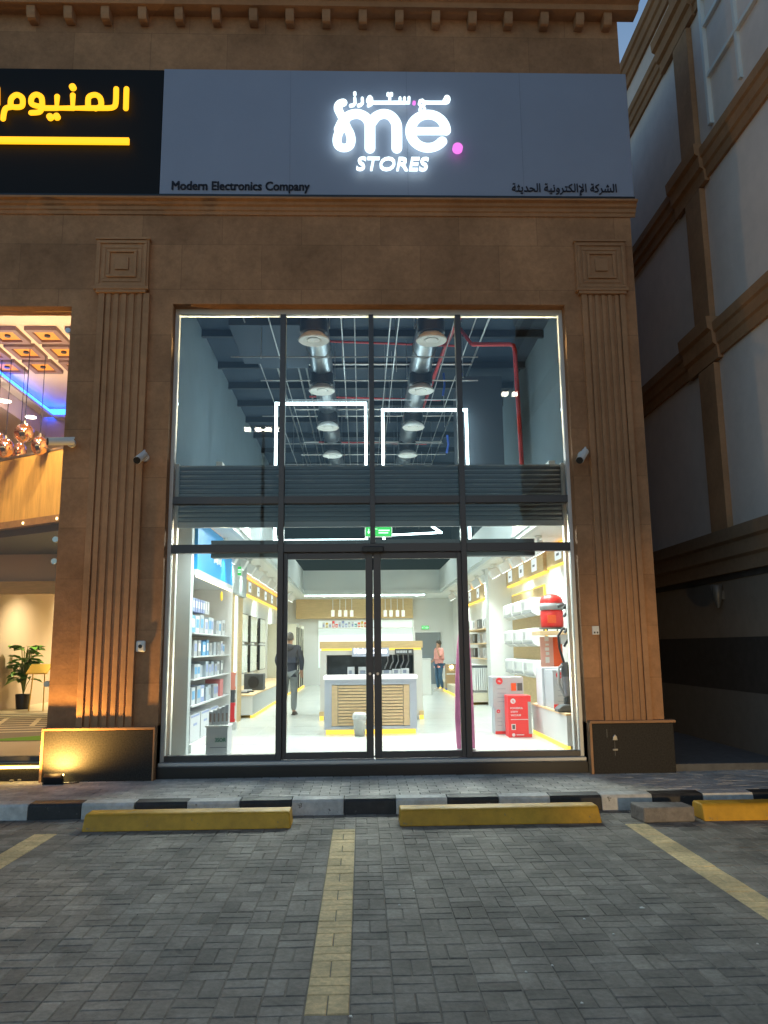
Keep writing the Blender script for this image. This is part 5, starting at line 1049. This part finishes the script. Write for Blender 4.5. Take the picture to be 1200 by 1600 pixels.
def person(label, loc, rz, h, pose, top, trousers, shoes, hairm):
    t = thing('person', label, 'person', loc); LOC[t] = (0, 0, 0); t.rotation_euler = (0, 0, rz); s_ = h/1.72; t.scale = (s_,)*3
    A = dict(pelvis=((0, 0, .94), (.14, .10)), waist=((0, .0, 1.08), (.125, .095)), chest=((0, .0, 1.28), (.155, .11)), neckb=((0, .005, 1.43), (.075, .07)), neck=((0, -.01, 1.50), .052), head=((0, -.015, 1.585), (.068, .078)), crown=((0, -.01, 1.665), (.066, .078)))
    Bn = [('pelvis', 'waist'), ('waist', 'chest'), ('chest', 'neckb'), ('neckb', 'neck'), ('neck', 'head'), ('head', 'crown')]
    A['nose'] = ((0, -.105, 1.58), .012); Bn.append(('head', 'nose'))
    clothes = {k: A[k] for k in ('pelvis', 'waist', 'chest', 'neckb')}
    TB = [('pelvis', 'waist'), ('waist', 'chest'), ('chest', 'neckb')]; TJ = {k: (v[0], tuple(x*1.13+.012 for x in (v[1] if isinstance(v[1], tuple) else (v[1],)*2))) for k, v in clothes.items()}
    TJ['hem'] = ((0, 0, .88), (.16, .125)); TB.append(('pelvis', 'hem'))
    LJ = {'seat': ((0, .01, .95), (.155, .12))}; LB = []
    for sd, sg_ in (('l', -1), ('r', 1)):
        sh = (sg_*.185, .0, 1.40); el, wr, fd = pose['arm_'+sd]; el, wr = np.array(el), np.array(wr); fd = np.array(fd, float); fd /= np.linalg.norm(fd)
        A['sh'+sd] = (sh, .058); A['el'+sd] = (tuple(el), .042); A['wr'+sd] = (tuple(wr), .028); pm_ = wr+fd*.05; A['pm'+sd] = (tuple(pm_), (.034, .018)); Bn += [('chest', 'sh'+sd), ('sh'+sd, 'el'+sd), ('el'+sd, 'wr'+sd), ('wr'+sd, 'pm'+sd)]
        side_ = np.cross(fd, (0, 1, .2)); side_ /= np.linalg.norm(side_); curl = np.cross(side_, fd)*sg_*.6
        for k, (off, ln) in enumerate(((-.027, .062), (-.009, .074), (.010, .070), (.027, .055))):
            b0 = pm_+fd*.035+side_*off; b1 = b0+fd*ln*.55+curl*.01; b2 = b1+fd*ln*.4+curl*.03
            A['f%d%s' % (k, sd)] = (tuple(b0), .0095); A['g%d%s' % (k, sd)] = (tuple(b1), .0088); A['h%d%s' % (k, sd)] = (tuple(b2), .0075); Bn += [('pm'+sd, 'f%d%s' % (k, sd)), ('f%d%s' % (k, sd), 'g%d%s' % (k, sd)), ('g%d%s' % (k, sd), 'h%d%s' % (k, sd))]
        b0 = wr+fd*.03+side_*.035; b1 = b0+fd*.045+side_*.02; A['t0'+sd] = (tuple(b0), .011); A['t1'+sd] = (tuple(b1), .009); Bn += [('wr'+sd, 't0'+sd), ('t0'+sd, 't1'+sd)]
        TJ['sh'+sd] = (sh, .078); TJ['el'+sd] = (tuple(el), .06); TB += [('chest', 'sh'+sd), ('sh'+sd, 'el'+sd)]
        if pose.get('sleeve', 1): TJ['wr'+sd] = (tuple(wr-(wr-el)*.06), .044); TB.append(('el'+sd, 'wr'+sd))
        hp = (sg_*.09, 0, .86); kn, an = pose['leg_'+sd]
        A['hp'+sd] = (hp, .085); A['kn'+sd] = (kn, .055); A['an'+sd] = (an, .035); A['to'+sd] = ((an[0]+sg_*.015, an[1]-.14, an[2]-.045), .03); Bn += [('pelvis', 'hp'+sd), ('hp'+sd, 'kn'+sd), ('kn'+sd, 'an'+sd), ('an'+sd, 'to'+sd)]
        LJ['hp'+sd] = (hp, .108); LJ['kn'+sd] = (kn, .078); LJ['an'+sd] = (an, .062); LB += [('seat', 'hp'+sd), ('hp'+sd, 'kn'+sd), ('kn'+sd, 'an'+sd)]
        so_ = M().sphere((an[0]+sg_*.008, an[1]-.06, an[2]-.045), .1, 12, (.48, 1.45, .42)).box(an[0]+sg_*.008-.045, an[0]+sg_*.008+.045, an[1]-.19, an[1]+.07, .0, .022)
        part('shoe', so_, shoes, t, .006)
    skin('body', A, Bn, SKIN, t); skin('trousers', LJ, LB, trousers, t)
    top_o = skin(pose.get('top', 'jacket'), TJ, TB, top, t)
    if pose.get('hood'): part('hood', M().sphere((0, .085, 1.42), .1, 14, (1.1, .6, .75)), top, top_o)
    hb = M().sphere((0, .008, 1.635), .1, 18, (.84, 1.0, 1.08)); hb.v = [(x, y, max(z, 1.56+max(0, -y)*1.1)) for x, y, z in hb.v]; part('hair', hb, hairm, t)
    er = M()
    for sg_ in (-1, 1): er.sphere((sg_*.082, .0, 1.585), .028, 10, (.4, .7, 1.1))
    part('ear', er, SKIN, t)
    fc = M()
    for sg_ in (-1, 1): fc.sphere((sg_*.03, -.088, 1.607), .009, 8)
    fc.box(-.025, .025, -.093, -.085, 1.535, 1.541); part('face_detail', fc, HAIR, t)
    return t
JACK = mat('navy_jacket', (.030, .036, .055), .75, var=.2, scale=10); JEANG = mat('grey_jeans', (.17, .19, .20), .85, var=.15, scale=12)
mpos = P(452, 1117, 'z', ZF); mpos = np.array((mpos[0], mpos[1], ZF)); hm = P(460, 989, 'y', mpos[1])[2]-ZF
person('man in a dark hooded jacket and grey jeans seen from behind', mpos, math.radians(172), hm,
       dict(arm_l=((-.27, .04, 1.14), (-.25, -.03, .91), (0, -.15, -1)), arm_r=((.27, .05, 1.14), (.24, -.10, .93), (-.2, -.5, -.8)), leg_l=((-.10, -.01, .49), (-.10, .03, .085)), leg_r=((.11, .0, .49), (.13, .0, .085)), hood=1, top='jacket'), JACK, JEANG, mat('brown_shoe', (.05, .035, .03), .5), HAIRG)
ppos = P(687, 1079, 'z', ZF); ppos = np.array((ppos[0], ppos[1], ZF)); hp_ = P(683, 1001, 'y', ppos[1])[2]-ZF
person('man in a pink shirt and blue jeans holding a phone to his ear', ppos, math.radians(-62), hp_,
       dict(arm_r=((.24, -.12, 1.16), (.12, -.16, 1.46), (-.1, .3, 1)), arm_l=((-.26, .02, 1.14), (-.2, -.16, .98), (.2, -1, -.2)), leg_l=((-.10, -.02, .49), (-.10, .02, .085)), leg_r=((.11, -.05, .49), (.12, .06, .085)), sleeve=0, top='shirt'), mat('pink_shirt', (.80, .36, .32), .8, var=.12, scale=10), mat('blue_jeans', (.045, .11, .19), .85, var=.2, scale=12), mat('white_shoe', (.6, .6, .6), .5), HAIR)
q = ppos+np.array((.15, -.9, 0)); solo('cardboard_box', M().box(q[0]-.05, q[0]+.30, q[1]-.2, q[1]+.2, ZF+.12, ZF+.78).slot(1).box(q[0]-.05, q[0]+.3, q[1]-.203, q[1]-.2005, ZF+.5, ZF+.53), [CARTON, WHITE], 'brown cardboard box beside the man in the pink shirt', 'box', None, .004)
solo('step_stool', M().box(q[0]-.06, q[0]+.32, q[1]-.2, q[1]+.2, ZF+.06, ZF+.1195).box(q[0]-.05, q[0]-.0, q[1]-.18, q[1]+.18, ZF, ZF+.0595).box(q[0]+.26, q[0]+.31, q[1]-.18, q[1]+.18, ZF, ZF+.0595), mat('stool_blue', (.06, .14, .4), .5), 'low blue stool under the brown cardboard box', 'stool')

# ================================================================== CAR PARK LAMPS behind the viewer (the posts show as reflections in the upper glass, the bollard is added)
def lamp_post(px, py, D, label, power, col, aim, ang, n=4):
    v = P(px, py, 'y', D+2*GY); x, z = v[0], v[2]; y = -D
    t = thing('street_lamp', label, 'street lamp', (x, y, 0)); part('pole', M().frustum((x, y, -.02), (x, y, z), .09, .05, 12), DGREY, t)
    part('arm', M().box(x-.6, x+.6, y-.03, y+.03, z+.0, z+.06), DGREY, t)
    for k in range(n):
        hx = x-.54+1.08*k/(n-1); h = part('lamp_head', M().box(hx-.12, hx+.12, y-.12, y+.20, z-.06, z-.0005), DGREY, t, .01); part('lens', M().box(hx-.10, hx+.10, y-.05, y+.18, z-.16, z-.0605), lamp('street_lens', (1, .93, .8), 22), h)
    spot('street_lamp_glow', (x, y, z-.12), aim, power, col, ang, 1, .06)
lamp_post(412, 667, 17, 'four headed lamp post in the car park, mirrored in the left upper glass', 1300, (1, .62, .36), (1.5, 0, 4.5), 130)
lamp_post(812, 612, 17, 'four headed lamp post in the car park, mirrored in the right upper glass', 300, (1, .66, .4), (0, 0, 3), 120)

t = thing('added_bollard_lamp', 'low warm bollard lamp added behind the viewer to warm the right pilaster', 'bollard lamp', (2.6, -15.2, 0))  # lamp added out of view for the warm light on the pilaster
part('post', M().frustum((2.6, -15.2, -.02), (2.6, -15.2, .85), .07, n=14), DGREY, t); part('lens', M().frustum((2.6, -15.2, .8505), (2.6, -15.2, 1.02), .075, n=14), lamp('bollard_lens', (1, .7, .35), 8), t); part('cap', M().frustum((2.6, -15.2, 1.0205), (2.6, -15.2, 1.06), .09, n=14), DGREY, t)
spot('bollard_fill', (2.6, -15.08, .94), (3.35, 0, .75), 2300, (1, .66, .28), 18, 1, .05)

spot('bollard_wide_fill', (2.6, -15.08, .96), (-.6, 0, 6.2), 330, (1, .50, .20), 60, 1, .05)  # added warm wash over the whole stone front
